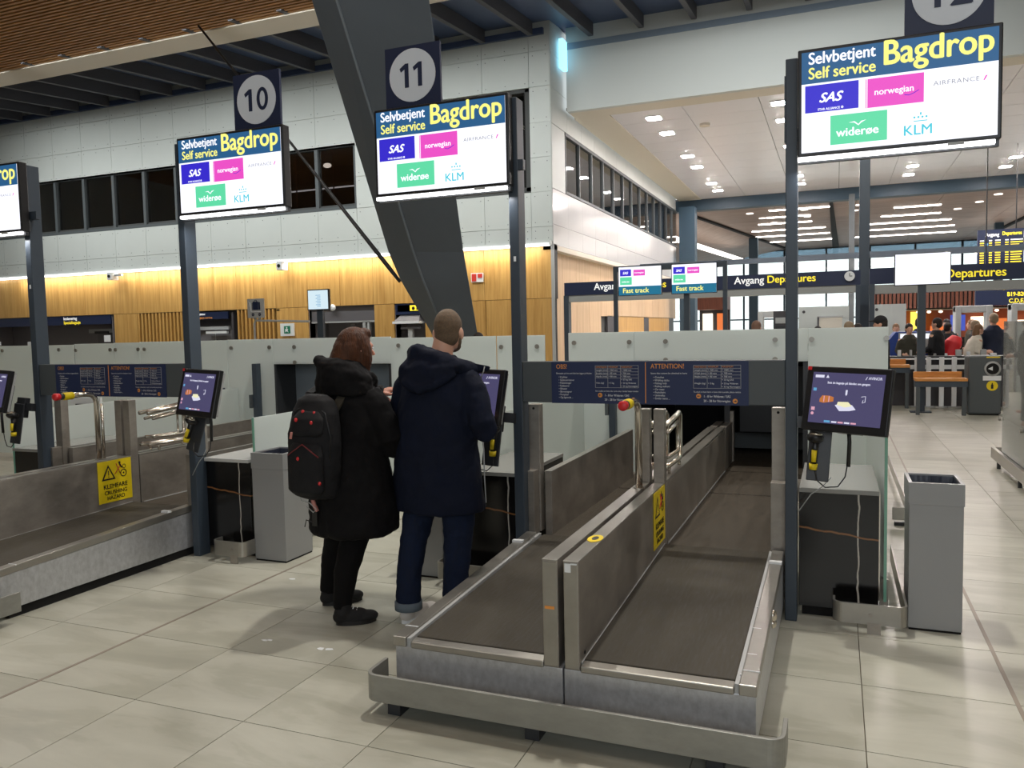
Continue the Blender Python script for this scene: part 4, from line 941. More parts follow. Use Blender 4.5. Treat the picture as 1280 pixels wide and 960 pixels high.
# ================================================================ KIOSKS
def kiosk(ox, mir, who, lit=False):
    """ox: x of the outer face of the gate post; mir=1 extends to +x, -1 to -x"""
    m = mir
    def X(a, b): return (ox+a, ox+b) if m > 0 else (ox-b, ox-a)
    def bx(mb, a, b, y0, y1, z0, z1, mat): x0, x1 = X(a, b); return mb.box(x0, x1, y0, y1, z0, z1, mat)
    k = empty('marble_kiosk', (ox+m*.2, 4.58, 0), label='black marble kiosk plinth with white and brown veins %s' % who, cat='kiosk', group='marble kiosk plinths')
    def bk(mb, name, par=k, bevel=0.0, loc=None, **kw):
        mb.v = [(x-(ox+m*.2), y-4.58, z) for x, y, z in mb.v]; return mb.build(name, par, bevel=bevel, **kw)
    bk(bx(MB(), .005, .405, 4.62, 5.45, .06, .695, MARBLE), 'plinth', bevel=.002)
    bk(bx(MB(), .005, .405, 4.60, 5.46, .695, .72, M('polished_counter', C(140, 140, 136) if not lit else C(190, 190, 188), .14)), 'counter_top', bevel=.002)  # lit kiosk: the light bar's glow is put into a paler top colour
    bk(bx(MB(), .02, .39, 4.66, 5.4, 0, .06, VOID), 'toe_recess')
    # bumper band round the front corner
    b = empty('kiosk_bumper', (ox+m*.36, 4.5, 0), label='rounded steel floor bumper wrapping the marble kiosk %s' % who, cat='bumper', group='rounded kiosk bumpers')
    gx_ = 0
    pth = []
    xl, xr, yf = .185, (.460 if lit else .530), 4.455
    pth = [(xl, yf+.10)]+[(xl+.04-.04*math.cos(R(15*q)), yf+.04-.04*math.sin(R(15*q))) for q in range(7)]+[(xr-.04+.04*math.sin(R(15*q)), yf+.04-.04*math.cos(R(15*q))) for q in range(7)]+[(xr, 5.75)]
    vs, fs = [], []
    for i, (px_, py_) in enumerate(pth):
        a_ = pth[max(0, i-1)]; b_ = pth[min(len(pth)-1, i+1)]
        t_ = Vector((b_[0]-a_[0], b_[1]-a_[1])).normalized(); nx, ny = -t_.y*.006, t_.x*.006
        for sx, z in ((-1, .05), (-1, .155), (1, .155), (1, .05)):
            vs.append((m*(px_+sx*nx-.36) , py_+sx*ny-4.5, z))
    n_ = len(pth)
    for i in range(n_-1):
        for q in range(4): fs.append((i*4+q, i*4+(q+1) % 4, i*4+4+(q+1) % 4, i*4+4+q))
    fs += [(3, 2, 1, 0), ((n_-1)*4, (n_-1)*4+1, (n_-1)*4+2, (n_-1)*4+3)]
    MB().add(vs, fs, STEEL).build('band', b)
    MB().box(-.035+m*0.02, .03+m*.02, yf-4.5-.007, yf-4.5+.003, 0, .06, STEEL_D).build('bracket', b)
    MB().disc((m*.0, yf-4.5-.007, .10), (0, -1, 0), .010, STEEL_D, h=.003, seg=12).build('bolt', b)
    # longitudinal glass beside the plinth
    g = empty('side_glass', (ox+m*.437, 6.0, .12), label='long frosted side glass, kiosk %s' % who, cat='glass panel')
    zt = 1.02
    MB().box(-.007, .007, -1.36, 1.38, 0, zt-.12, FROST).build('pane', g); MB().box(-.0075, .0075, -1.368, -1.36, 0, zt-.12, GEDGE).build('edge', g)
    MB().box(-.02, .02, -1.30, -1.24, -.12, .10, STEEL_D).build('foot_clamp', g); MB().box(-.02, .02, .9, .96, -.12, .10, STEEL_D).build('foot_clamp', g)
    MB().box(-m*.03-.004, -m*.03+.004, -1.36, -1.30, -.0, .70-.12, TUBE).build('edge_rod', g)
    # touch screen
    s = empty('touch_screen', (ox+m*(.235 if m > 0 else .185), 4.32, 1.225), rz=0, label='tilted touch screen with lilac picture %s' % who, cat='screen', group='kiosk touch screens')
    yaw = R(-22) if m > 0 and not lit else R(-13)
    s.rotation_euler = (R(-13), R(1.5), yaw)
    MB().box(-.212, .212, 0, .035, -.165, .165, DARK).build('bezel', s, bevel=.006, seg=3)
    MB().box(-.20, .20, .035, .055, -.15, .15, LGREY).box(-.06, .06, .055, .12, -.16, .06, DARKG).build('rear_shell', s)
    MB().box(-.178, .178, -.002, 0, -.125, .135, E_UI).build('display', s)
    ui = MB()
    ui.box(-.165, -.120, -.0035, -.0025, .107, .121, E_UIL); ui.prism([(0, 0), (.016, 0), (.008, .016)], (-.11, -.003, .107), XV, ZV, (0, -.0005, 0), E_UIL)
    ui.text('AVINOR', (.10, -.003, .107), XV, ZV, .02, E_UIL, bold=.015, maxw=.065); ui.prism([(0, 0), (.003, 0), (.010, .016), (.007, .016)], (.085, -.003, .105), XV, ZV, (0, -.0005, 0), E_UIL)
    ui.text('Sett én bagasje på båndet om gangen', (-.10, -.003, .078), XV, ZV, .016, E_UIL, bold=.03, maxw=.21)
    ui.build('header_text', s)
    ui = MB(); ui.prism([(0, .01), (.012, .028), (.05, .028), (.07, .022), (.07, .0), (.02, -.01), (.0, -.006)], (-.13, -.003, -.012), XV, ZV, (0, -.0005, 0), E_UIO)
    for q in (.02, .045): ui.box(-.13+q, -.126+q, -.0045, -.0035, -.016, .014, E_UIP)
    ui.build('suitcase_icon', s)
    ui = MB(); ui.prism([(0, 0), (.03, .012), (.085, .006), (.105, -.016), (.075, -.024), (.025, -.028)], (-.05, -.003, -.03), XV, ZV, (0, -.0005, 0), E_UIB if False else E_UIL)
    ui.prism([(0, 0), (.004, .016), (.055, .018), (.075, -.002), (.04, -.01)], (-.04, -.0038, -.028), XV, ZV, (0, -.0005, 0), E_UIY); ui.build('tray_icon', s)
    ui = MB(); ui.box(-.004, .005, -.0035, -.0025, .028, .05, E_UIL); ui.prism([(-.004, 0), (.005, 0), (.0, -.008)], (0, -.003, .028), XV, ZV, (0, -.0005, 0), E_UIL)
    ui.tube([(.075, -.003, .02), (.095, -.003, .024), (.095, -.003, -.005), (.082, -.003, -.01), (.085, -.003, .004)], .0015, 5, E_UIL); ui.build('arrow_icon', s)
    ui = MB().box(-.168, -.152, -.0035, -.0025, .038, .053, E_UIB).box(-.168, -.150, -.0035, -.0025, -.062, -.045, E_UIP); ui.disc((-.160, -.003, -.078), (0, -1, 0), .008, E_UIP, seg=12); ui.build('side_buttons', s)
    ui = MB().box(-.095, -.065, -.0035, -.0025, -.120, -.109, E_UIB)
    for q in range(4): ui.box(-.058+.032*q, -.032+.032*q, -.0035, -.0025, -.119, -.111, E_UIP if q % 2 else E_UIL)
    ui.build('language_bar', s)
    MB().box(-.210, -.190, -.003, .0, .145, .163, RED).build('red_lamp', s, label='small red corner lamp')
    # holder plate and scanner
    h = empty('scanner_holder', (ox+m*.115, 4.45, 1.0), label='dark tilted scanner holder %s' % who, cat='holder', group='scanner holder plates')
    h.rotation_euler = (R(-8), R(4 if not lit else 14), 0)
    MB().box(-.055, .055, 0, .012, -.21, .11, DARKG).box(-.045, .045, .012, .06, -.0, .16, DARKG).build('plate', h, bevel=.004)
    MB().box(-.06 if m < 0 else -.12, .06 if m > 0 else .12, .02, .08, .06, .12, DARKG).build('arm', h)
    sc = empty('hand_scanner', (ox+m*.09, 4.415, .985), label='black and yellow handheld barcode scanner %s' % who, cat='scanner', group='handheld barcode scanners')
    sc.rotation_euler = (R(-8), R(4) if not lit else R(24), 0)
    MB().ell((0, -.03, .035), (.042, .05, .03), mat=DARK).build('head', sc); MB().ell((0, -.045, .052), (.034, .035, .014), mat=TUBE).build('chrome_cap', sc)
    MB().tube([(0, -.02, .03), (0, -.012, -.03), (0, -.005, -.10)], [.024, .019, .017], 14, DARK).build('grip', sc)
    MB().tube([(0, -.026, -.03), (0, -.02, -.09)], [.014, .012], 10, YEL).build('trigger_panel', sc)
    MB().tube([(0, -.004, -.10), (0, 0, -.13)], [.022, .019], 14, YEL).build('end_ring', sc)
    cb = empty('scanner_cable', (ox+m*.2, 4.42, 1.0), label='hanging scanner cable with a thick sleeve %s' % who, cat='cable', group='hanging scanner cables')
    MB().tube([(-m*.11, 0, -.14), (-m*.10, -.02, -.20), (-m*.06, -.02, -.235), (-m*.0, -.01, -.23), (m*.035, 0, -.18), (m*.045, 0, -.12)], .0035, 8, DARK).build('cord', cb)
    MB().tube([(m*.05, -.0, .09), (m*.055, 0, .0), (m*.05, 0, -.125)], .0105, 10, DARK).build('sleeve', cb)
    if who and m > 0: MB().tube([(-m*.03, .03, -.19), (-m*.08, .05, -.25), (-m*.13, .06, -.29), (-m*.195, .06, -.39)], .0028, 6, LGREY).build('pale_cord', cb)
kiosk(-.192, 1, 'under the nearest screen')
kiosk(-4.330, 1, 'left of the woman', lit=True)
kiosk(-1.816, -1, 'in front of the man')
kiosk(-5.955, -1, 'at the left picture edge')
def bin_(x, y, w, d, h, label, rz=0):
    b = empty('waste_bin', (x, y, 0), rz=rz, label=label, cat='bin', group='tall grey waste bins')
    t = .004
    MB().box(0, w, 0, t, .012, h, BINM).box(0, w, d-t, d, .012, h, BINM).box(0, t, t, d-t, .012, h, BINM).box(w-t, w, t, d-t, .012, h, BINM).build('body', b, bevel=.0015)
    MB().box(0+.004, w-.004, .004, d-.004, 0, .012, VOID).build('foot', b)
    MB().box(-.004, w+.004, -.004, .014, h-.11, h+.004, BINM).box(-.004, w+.004, d-.014, d+.004, h-.11, h+.004, BINM).box(-.004, .014, .014, d-.014, h-.11, h+.004, BINM).box(w-.014, w+.004, .014, d-.014, h-.11, h+.004, BINM).build('collar', b, bevel=.001)
    mb = MB(); n_ = 16; random.seed(3)
    top_, low_ = [], []
    for k in range(4*n_):
        s_ = k//n_; q = (k % n_)/n_
        px_, py_ = [(.016+q*(w-.032), .016), (w-.016, .016+q*(d-.032)), (w-.016-q*(w-.032), d-.016), (.016, d-.016-q*(d-.032))][s_]
        top_.append((px_, py_, h-.006)); cx_, cy_ = w/2, d/2
        f_ = .72+.2*random.random(); low_.append((cx_+(px_-cx_)*f_, cy_+(py_-cy_)*f_, h-.22-.05*random.random()))
    n4 = 4*n_; mb.add(top_+low_, [(k, k+n4, (k+1) % n4+n4, (k+1) % n4) for k in range(n4)]+[tuple(range(2*n4-1, n4-1, -1))], BINW); mb.build('liner', b)
bin_(.353, 4.585, .250, .30, .775, 'tall grey waste bin at the right beside the nearest kiosk')
bin_(-3.868, 4.575, .270, .31, .775, 'tall grey waste bin beside the left kiosk, left of the woman')
bin_(-2.62, 4.595, .250, .30, .775, 'tall grey waste bin glimpsed between the legs of the man')

# right hand clear glass screen with floor channel
g = empty('clear_glass_screen', (1.66, 8.0, .05), label='clear glass screen in a steel floor channel at the right edge', cat='glass panel')
for a, b_ in ((-3.2, -.55), (-.53, 1.93)):
    MB().box(-.008, .008, a, b_, .05, 1.55, HAZE).build('pane', g)
MB().box(-.05, -.012, -3.2, 2.3, .03, .15, STEEL).box(.012, .05, -3.2, 1.95, .03, .15, STEEL).box(-.05, .05, 2.27, 2.3, .03, .15, STEEL).build('floor_channel', g, bevel=.004)
for y in (-2.6, -.6, .9, 2.0):
    MB().disc((-.02, y, -.05), (0, 0, 1), .02, DARKG, h=.09, seg=10).build('levelling_foot', g)
    MB().disc((-.012, y, .5), (-1, 0, 0), .022, STEEL, h=.02, seg=12).build('glass_stud', g)
MB().box(-.014, .014, -.56, -.52, .30, .42, STEEL).box(-.014, .014, -.56, -.52, 1.1, 1.3, STEEL).build('clamp', g)
# bumper behind the near kiosk glass
b = empty('floor_bumper', (.49, 6.95, 0), label='second steel floor bumper further along the side glass', cat='bumper')
MB().box(-.075, .055, 0, .012, .05, .15, STEEL).box(.043, .055, .012, 3.7, .05, .15, STEEL).box(-.06, .03, .01, .05, 0, .03, DARK).build('band', b, bevel=.003)

# ================================================================ PEOPLE
SKIN = M('skin', C(206, 158, 134), 0.5, noise=((14, 14, 14), 0.05, 3))
SKIN2 = M('ruddy_skin', C(196, 138, 116), 0.5)
def remesh(mb, voxel, smooth=4):
    me = mb.mesh('tmp'); o = bpy.data.objects.new('tmp', me); COL.objects.link(o)
    r = o.modifiers.new('r', 'REMESH'); r.mode = 'VOXEL'; r.voxel_size = voxel; r.use_smooth_shade = True
    if smooth:
        sm = o.modifiers.new('s', 'SMOOTH'); sm.factor = 0.5; sm.iterations = smooth
    dg = bpy.context.evaluated_depsgraph_get(); dg.update()
    out = bpy.data.meshes.new_from_object(o.evaluated_get(dg))
    bpy.data.objects.remove(o); bpy.data.meshes.remove(me)
    out.materials.clear(); out.polygons.foreach_set('use_smooth', [True]*len(out.polygons))
    return out
def skin_obj(mb, name, parent, mat, voxel=.009, smooth=4, disp=None, **kw):
    me = remesh(mb, voxel, smooth); me.materials.append(mat); me.name = name
    o = bpy.data.objects.new(name, me); COL.objects.link(o); o.parent = parent
    if disp:
        tx = bpy.data.textures.new('folds', 'CLOUDS'); tx.noise_scale = disp[0]; tx.noise_depth = 2
        d = o.modifiers.new('folds', 'DISPLACE'); d.texture = tx; d.strength = disp[1]; d.mid_level = .5; d.texture_coords = 'LOCAL'
    return tag(o, **kw)
def fr(yaw):  # yaw clockwise from +y (towards +x) -> forward, right
    a = R(yaw); return Vector((math.sin(a), math.cos(a), 0)), Vector((math.cos(a), -math.sin(a), 0))
def rotm(yaw, pitch=0): return Matrix.Rotation(-R(yaw), 3, 'Z') @ Matrix.Rotation(R(pitch), 3, 'X')
def head(mb, c, yaw, s=1.0, pitch=0):
    """cranium centre c; adds skull, jaw, nose, ears, brow, lips"""
    F, Rt = fr(yaw); U = ZV; c = Vector(c); m = rotm(yaw)
    P = lambda f, r, u: c+F*f*s+Rt*r*s+U*u*s
    mb.ell(P(-.005, 0, .015), (.074*s, .093*s, .094*s), m); mb.ell(P(.022, 0, -.055), (.058*s, .066*s, .062*s), m)
    mb.ell(P(.062, 0, -.092), (.030*s, .028*s, .024*s), m); mb.ell(P(.055, 0, .012), (.062*s, .035*s, .05*s), m)
    mb.tube([P(.086, 0, .005), P(.103, 0, -.022), P(.110, 0, -.038)], [.009*s, .012*s, .015*s], 8)
    mb.ell(P(.083, 0, -.066), (.024*s, .014*s, .008*s), m); mb.ell(P(.082, 0, -.077), (.022*s, .014*s, .007*s), m)
    for k in (-1, 1):
        mb.ell(P(-.008, k*.078, -.022), (.011*s, .020*s, .033*s), m @ Matrix.Rotation(R(10*k), 3, 'Z'))
        mb.ell(P(.05, k*.038, -.035), (.024*s, .028*s, .026*s), m); mb.ell(P(.078, k*.03, .022), (.026*s, .012*s, .008*s), m)
def hand(mb, wrist, d, up, s=1.0, curl=50, flip=1):
    """palm + four fingers + thumb; d = forearm direction, up = back-of-hand normal"""
    w = Vector(wrist); d = Vector(d).normalized(); up = Vector(up); up = (up-up.dot(d)*d).normalized(); r = d.cross(up)*flip
    mb.tube([w-d*.03, w+d*.01, w+d*.03], [.024*s, .025*s, .027*s], 10)
    rot = Matrix((r, d, up)).transposed()
    mb.ell(w+d*.055*s, (.040*s, .048*s, .017*s), rot)
    for i, (o, ln) in enumerate(((-.030, .072), (-.010, .080), (.010, .076), (.029, .060))):
        p = w+d*.085*s+r*o*s; dd = d.copy(); pts = [w+d*.06*s+r*o*s*.9, p]
        for q, f in enumerate((.45, .32, .25)):
            dd = (Matrix.Rotation(-R(curl*.55)*1, 3, r) @ dd) if flip > 0 else (Matrix.Rotation(R(curl*.55), 3, r) @ dd)
            p = p+dd*ln*f*s; pts.append(p)
        mb.tube(pts, [.0095*s, .0095*s, .009*s, .0085*s, .007*s], 8)
    t0 = w+d*.02*s-r*.030*s; mb.tube([t0, t0+(-r*.022+d*.025-up*.008)*s, t0+(-r*.026+d*.055-up*.018)*s, t0+(-r*.018+d*.075-up*.024)*s], [.014*s, .012*s, .010*s, .008*s], 8)
def shoe(par, heel, toe, mat, sole, lace=None, name='shoe'):
    h, t = Vector(heel), Vector(toe); d = (t-h); L = d.length; d.normalize(); yaw = math.degrees(math.atan2(d.x, d.y))
    F, Rt = fr(yaw); P = lambda f, r, z: h+F*f*L+Rt*r+ZV*z
    mb = MB(); m = rotm(yaw)
    mb.tube([P(.14, 0, .055), P(.2, 0, .09), P(.2, 0, .125)], [.045, .044, .042], 14)
    mb.ell(P(.17, 0, .045), (.038, .055, .045), m); mb.ell(P(.45, 0, .045), (.043, .085, .042), m); mb.ell(P(.78, 0, .034), (.046, .062, .032), m)
    mb.ell(P(.5, 0, .022), (.044, .14*L/.28, .020), m)
    o = skin_obj(mb, name, par, mat, .006, 3)
    sb = MB(); pts = []
    for k in range(24):
        a = 2*math.pi*k/24; f = .5-.5*math.cos(a); w_ = .040+.010*f-.01*(f > .93)
        pts.append(P(f*1.0, w_*math.sin(a)*1.05, 0))
    n = 24; sb.add([p+ZV*0 for p in pts]+[p+ZV*.022 for p in pts], [tuple(range(n-1, -1, -1)), tuple(range(n, 2*n))]+[(k, (k+1) % n, n+(k+1) % n, n+k) for k in range(n)], sole)
    sb.build('sole', o)
    if lace:
        lb_ = MB()
        for q in range(4): lb_.tube([P(.42+.09*q, -.022, .088-.010*q), P(.45+.09*q, 0, .096-.011*q), P(.42+.09*q, .022, .088-.010*q)], .0028, 6, lace)
        lb_.build('laces', o)
    return o

# ---------------- the man in the long navy coat
mo = Vector((-2.03, 3.95, 0))
man = empty('person', mo, label='man in a long navy hooded coat and cuffed jeans standing at the kiosk', cat='person')
JEANS = M('dark_denim', C(22, 31, 52), 0.9, spec=0.2, noise=((40, 40, 12), 0.22, 5), bump=((60, 60, 60), .3))
NAVYC = M('navy_coat_cloth', C(15, 21, 38), 0.85, spec=0.2, noise=((9, 9, 9), 0.16, 5), bump=((26, 26, 14), .35))
CUFF = M('denim_cuff', C(96, 108, 118), 0.85)
SHOEW = M('pale_sneaker', C(212, 206, 200), 0.6)
HAIRM = M('cropped_hair', C(98, 80, 62), 0.85, noise=((90, 90, 90), 0.3, 4), bump=((300, 300, 300), .4))
hc = (.055, .02, 1.615); HY = -8
b = MB(); head(b, hc, HY, 1.0)
b.tube([(.045, -.005, 1.58), (.03, -.015, 1.50), (.02, -.01, 1.42)], [.058, .060, .075], 16)
b.loft([(0, 0, .78, .15, .11), (0, 0, .9, .165, .115), (0, 0, 1.05, .15, .105), (0, 0, 1.22, .175, .11), (.005, 0, 1.34, .165, .09), (.01, 0, 1.43, .11, .08)])
lk = [(-.10, 0, .86), (-.155, -.05, .47), (-.165, -.105, .09)]; rk = [(.09, 0, .86), (.085, .01, .47), (.065, .0, .09)]
for L_ in (lk, rk): b.tube(L_, [.085, .055, .040], 14)
ra = [(.17, .0, 1.34), (.275, -.03, 1.10), (.18, .18, 1.13)]; la = [(-.17, .0, 1.34), (-.27, .02, 1.08), (-.20, .24, 1.05)]
for A in (ra, la): b.tube(A, [.055, .042, .030], 12)
hand(b, (.18, .19, 1.13), (-.5, 1, .0), (.4, -.2, 1), 1.0, 40); hand(b, (-.20, .25, 1.05), (.25, 1, .05), (-.3, 0, 1), 1.0, 45, -1)
skin_obj(b, 'body', man, SKIN, .007, 3)
b = MB(); F, Rt = fr(HY); H0 = Vector(hc); b.ell(H0-F*.010+ZV*.022, (.077, .096, .097), rotm(HY)); b.ell(H0-F*.032-ZV*.028, (.070, .062, .066), rotm(HY))
h_ = skin_obj(b, 'hair', man, HAIRM, .007, 3)
b = MB(); b.ell(H0+F*.055-ZV*.088, (.052, .05, .036), rotm(HY)); b.ell(H0+F*.03-ZV*.06+Rt*.045, (.018, .03, .035), rotm(HY)); b.ell(H0+F*.03-ZV*.06-Rt*.045, (.018, .03, .035), rotm(HY))
skin_obj(b, 'beard', man, HAIRM, .006, 3)
e_ = MB()
for k in (-1, 1): e_.ell(H0+F*.086+Rt*k*.031+ZV*.004, (.010, .007, .006), rotm(HY), mat=WHITE); e_.ell(H0+F*.0915+Rt*k*.031+ZV*.004, (.0045, .003, .0045), rotm(HY), mat=DARK)
e_.build('eyes', man)
b = MB()
b.loft([(0, 0, .80, .17, .125), (0, 0, .92, .178, .13), (0, 0, 1.02, .165, .12)])
b.tube([(-.09, 0, .88), (-.105, -.01, .75), (-.155, -.05, .47), (-.168, -.10, .28), (-.172, -.11, .10)], [.115, .105, .078, .070, .070], 18)
b.tube([(.09, 0, .88), (.10, 0, .75), (.088, .01, .47), (.072, .0, .28), (.065, .0, .10)], [.115, .108, .082, .074, .072], 18)
skin_obj(b, 'jeans', man, JEANS, .010, 3, (.07, .016))
for (x, y) in ((-.172, -.11), (.065, 0)):
    b = MB().tube([(x, y, .072), (x, y, .075), (x, y, .118), (x, y, .121)], [.070, .077, .077, .070], 20, CUFF); b.build('cuff', man, label='pale turned up cuff')
shoe(man, (-.19, -.155, 0), (-.115, .105, 0), SHOEW, WHITE, LGREY); shoe(man, (.045, -.06, 0), (.10, .215, 0), SHOEW, WHITE, LGREY)
# coat
b = MB()
b.loft([(-.030, .02, .615, .262, .185, 0), (-.032, .02, .64, .272, .19), (-.035, .01, .80, .265, .185), (-.03, 0, .98, .245, .175), (-.02, -.005, 1.12, .232, .17), (-.005, -.01, 1.25, .225, .155), (.0, -.01, 1.33, .218, .135), (.005, -.005, 1.39, .165, .115), (.015, 0, 1.45, .105, .09), (.02, 0, 1.48, .08, .078)], 32)
b.tube([(.160, -.0, 1.365), (.212, -.01, 1.29), (.268, -.04, 1.11), (.278, -.03, 1.072), (.262, .02, 1.085), (.18, .185, 1.13)], [.07, .075, .072, .068, .064, .05], 16)
b.tube([(-.165, -.0, 1.365), (-.215, 0, 1.28), (-.262, .01, 1.10), (-.262, .04, 1.06), (-.21, .23, 1.05)], [.07, .074, .070, .062, .05], 16)
coat = skin_obj(b, 'coat', man, NAVYC, .010, 3, (.10, .022))
b = MB()   # hood lying on the shoulders and standing collar
b.tube([(-.06, .085, 1.40), (-.12, .04, 1.455), (-.13, -.035, 1.495), (-.075, -.10, 1.50), (.04, -.115, 1.465), (.145, -.075, 1.425), (.19, .02, 1.40), (.16, .10, 1.37)], [.035, .042, .046, .050, .048, .044, .04, .03], 14)
b.ell((-.10, -.06, 1.49), (.055, .06, .055))
b.loft([(-.03, -.10, 1.26, .03, .02), (-.035, -.125, 1.30, .10, .045), (-.03, -.13, 1.36, .155, .055), (.0, -.12, 1.42, .175, .06), (.01, -.10, 1.47, .15, .05), (.0, -.09, 1.50, .09, .03)], 24)
b.tube([(-.17, -.07, 1.40), (-.12, -.16, 1.335), (-.03, -.175, 1.305), (.06, -.165, 1.33), (.15, -.11, 1.39)], [.022, .03, .032, .03, .022], 12)
hood = skin_obj(b, 'hood', man, NAVYC, .009, 2, (.06, .018))
b = MB(); b.hexa([(.16, -.02, 1.385), (.27, .06, 1.39), (.26, .09, 1.385), (.15, .05, 1.37), (.15, -.03, 1.45), (.285, .05, 1.415), (.275, .085, 1.41), (.14, .04, 1.44)], NAVYC)
b.build('collar_flap', man, bevel=.008)
MB().tube([(.262, .03, 1.415), (.255, .03, 1.39), (.235, .035, 1.35)], .003, 6, LGREY).build('piping', man, label='thin white piping')
MB().tube([(.205, .10, 1.06), (.225, .075, .95), (.228, .07, .80), (.236, .065, .66)], .0035, 6, LGREY).build('zip_trim', man, label='pale zip edge')
MB().tube([(.20, .13, 1.10), (.225, .14, 1.05), (.215, .14, .99), (.20, .135, 1.03)], .0045, 8, DARK).build('drawcord', man)

# ---------------- the woman in the long black coat
wo = Vector((-2.62, 3.82, 0))
wom = empty('person', wo, label='woman with long brown ponytail in a black knee length padded coat', cat='person')
BLACKC = M('black_coat_cloth', C(11, 10, 12), 0.85, spec=0.22, noise=((7, 7, 7), 0.2, 5), bump=((22, 22, 12), .4))
BLACKT = M('black_trousers', C(12, 11, 12), 0.9, spec=0.2, bump=((40, 40, 20), .3))
BPM = M('backpack_fabric', C(20, 20, 23), 0.75, spec=0.3, noise=((14, 14, 14), 0.2, 4), bump=((300, 300, 300), .3))
HAIRW = M('brown_hair', C(72, 43, 27), 0.65, spec=0.25, noise=((60, 60, 3), 0.5, 4), bump=((140, 140, 5), .5))
RFOOT = ((.055, -.155, 0), (.232, -.02, 0)); LFOOT = ((-.206, .088, 0), (-.04, .262, 0))
TC = Vector((.09, .0, 0))      # torso centre (local)
FY = 6; F, Rt = fr(FY); FH, RH = fr(20)
T = lambda f, r, z: TC+F*f+Rt*r+ZV*z
hw = Vector((.125, .035, 1.52))
b = MB(); head(b, hw, 30, .97)
b.tube([hw+Vector((-.01, -.01, -.05)), T(0, 0, 1.40), T(0, 0, 1.32)], [.046, .048, .06], 14)
an = -FY
b.loft([(TC.x, TC.y, .76, .15, .11, an), (TC.x, TC.y, .90, .16, .115, an), (TC.x, TC.y, 1.04, .125, .095, an), (TC.x, TC.y, 1.18, .155, .11, an), (TC.x, TC.y, 1.28, .165, .085, an), (TC.x, TC.y, 1.34, .09, .07, an)])
ha, hb = T(0, .085, .84), T(0, -.085, .84)
b.tube([ha, (.13, -.08, .44), (.075, -.13, .08)], [.08, .052, .036], 14); b.tube([hb, (-.105, .14, .44), (-.178, .11, .08)], [.08, .052, .036], 14)
wr = T(.30, .05, 1.15); el = T(.04, .245, .99); wl = T(.33, -.05, 1.25); ell_ = T(.12, -.24, 1.02)
b.tube([T(0, .16, 1.28), el, wr], [.048, .038, .026], 12); b.tube([T(0, -.16, 1.28), ell_, wl], [.048, .038, .026], 12)
hand(b, wr, (F*.5-Rt*.25+ZV*.35), (ZV*.3+Rt), .95, 55); hand(b, wl, (F*.4+Rt*.6+ZV*.2), ZV-F*.2, .95, 60, -1)
skin_obj(b, 'body', wom, SKIN2, .007, 3)
e_ = MB(); F3, R3 = fr(30)
for k in (-1, 1): e_.ell(hw+F3*.083+R3*k*.030+ZV*.004, (.010, .007, .006), rotm(30), mat=WHITE); e_.ell(hw+F3*.0885+R3*k*.030+ZV*.004, (.0045, .003, .0045), rotm(30), mat=DARK)
e_.build('eyes', wom)
b = MB()   # hair: cap plus loose tail falling into the hood
b.ell(hw-F3*.018+ZV*.026, (.084, .102, .102), rotm(30)); b.ell(hw-F3*.045-ZV*.01-R3*.005, (.092, .088, .105), rotm(30)); b.ell(hw-F3*.065-R3*.015-ZV*.075, (.090, .075, .11), rotm(30))
b.tube([hw-F3*.06+ZV*.02, hw-F3*.085-R3*.01-ZV*.08, hw-F3*.075+R3*.0-ZV*.16, hw-F3*.03+R3*.03-ZV*.22], [.07, .082, .070, .04], 16)
b.ell(hw+F3*.008+R3*.050-ZV*.035, (.040, .060, .110), rotm(30)); b.ell(hw+F3*.008-R3*.045-ZV*.035, (.040, .060, .110), rotm(30)); b.ell(hw+F3*.0+R3*.045-ZV*.12, (.035, .055, .07), rotm(30))
b.ell(hw+F3*.045+ZV*.085, (.055, .045, .035), rotm(30))
skin_obj(b, 'hair', wom, HAIRW, .007, 4, (.02, .006))
b = MB()
b.tube([T(0, .07, .70), (.135, -.07, .46), (.10, -.11, .28), (.078, -.125, .08)], [.11, .080, .066, .050], 16)
b.tube([T(0, -.07, .70), (-.095, .13, .46), (-.15, .12, .28), (-.175, .11, .08)], [.11, .080, .064, .050], 16)
b.loft([(TC.x, TC.y, .66, .17, .13, an), (TC.x, TC.y, .86, .17, .13, an)])
skin_obj(b, 'trousers', wom, BLACKT, .010, 3, (.07, .010))
shoe(wom, RFOOT[0], RFOOT[1], M('black_canvas', C(22, 21, 22), .8), BLACKP, WHITE); shoe(wom, LFOOT[0], LFOOT[1], MATS['black_canvas'], BLACKP)
b = MB()
b.loft([(TC.x+.010, TC.y-.01, .495, .235, .20, an), (TC.x+.012, TC.y-.01, .52, .262, .225, an), (TC.x+.012, TC.y-.01, .62, .270, .225, an), (TC.x+.005, TC.y-.01, .80, .24, .20, an), (TC.x, TC.y, 1.0, .205, .165, an), (TC.x, TC.y, 1.14, .205, .155, an), (TC.x, TC.y, 1.24, .198, .135, an), (TC.x, TC.y, 1.31, .15, .115, an), (TC.x, TC.y, 1.36, .10, .09, an)], 32)
b.tube([T(0, .14, 1.27), T(0, .20, 1.20), T(.03, .255, 1.02), T(.06, .255, .985), T(.12, .20, 1.03), T(.29, .06, 1.14)], [.07, .075, .074, .07, .068, .052], 16)
b.tube([T(0, -.14, 1.27), T(.02, -.20, 1.2), T(.11, -.25, 1.04), T(.15, -.23, 1.05), T(.32, -.055, 1.24)], [.07, .075, .07, .068, .052], 16)
b.tube([T(.26, -.10, 1.19), T(.31, -.03, 1.25), T(.325, .0, 1.255)], [.055, .06, .05], 12)
skin_obj(b, 'coat', wom, BLACKC, .010, 3, (.09, .026))
b = MB()
c0 = TC+ZV*1.36
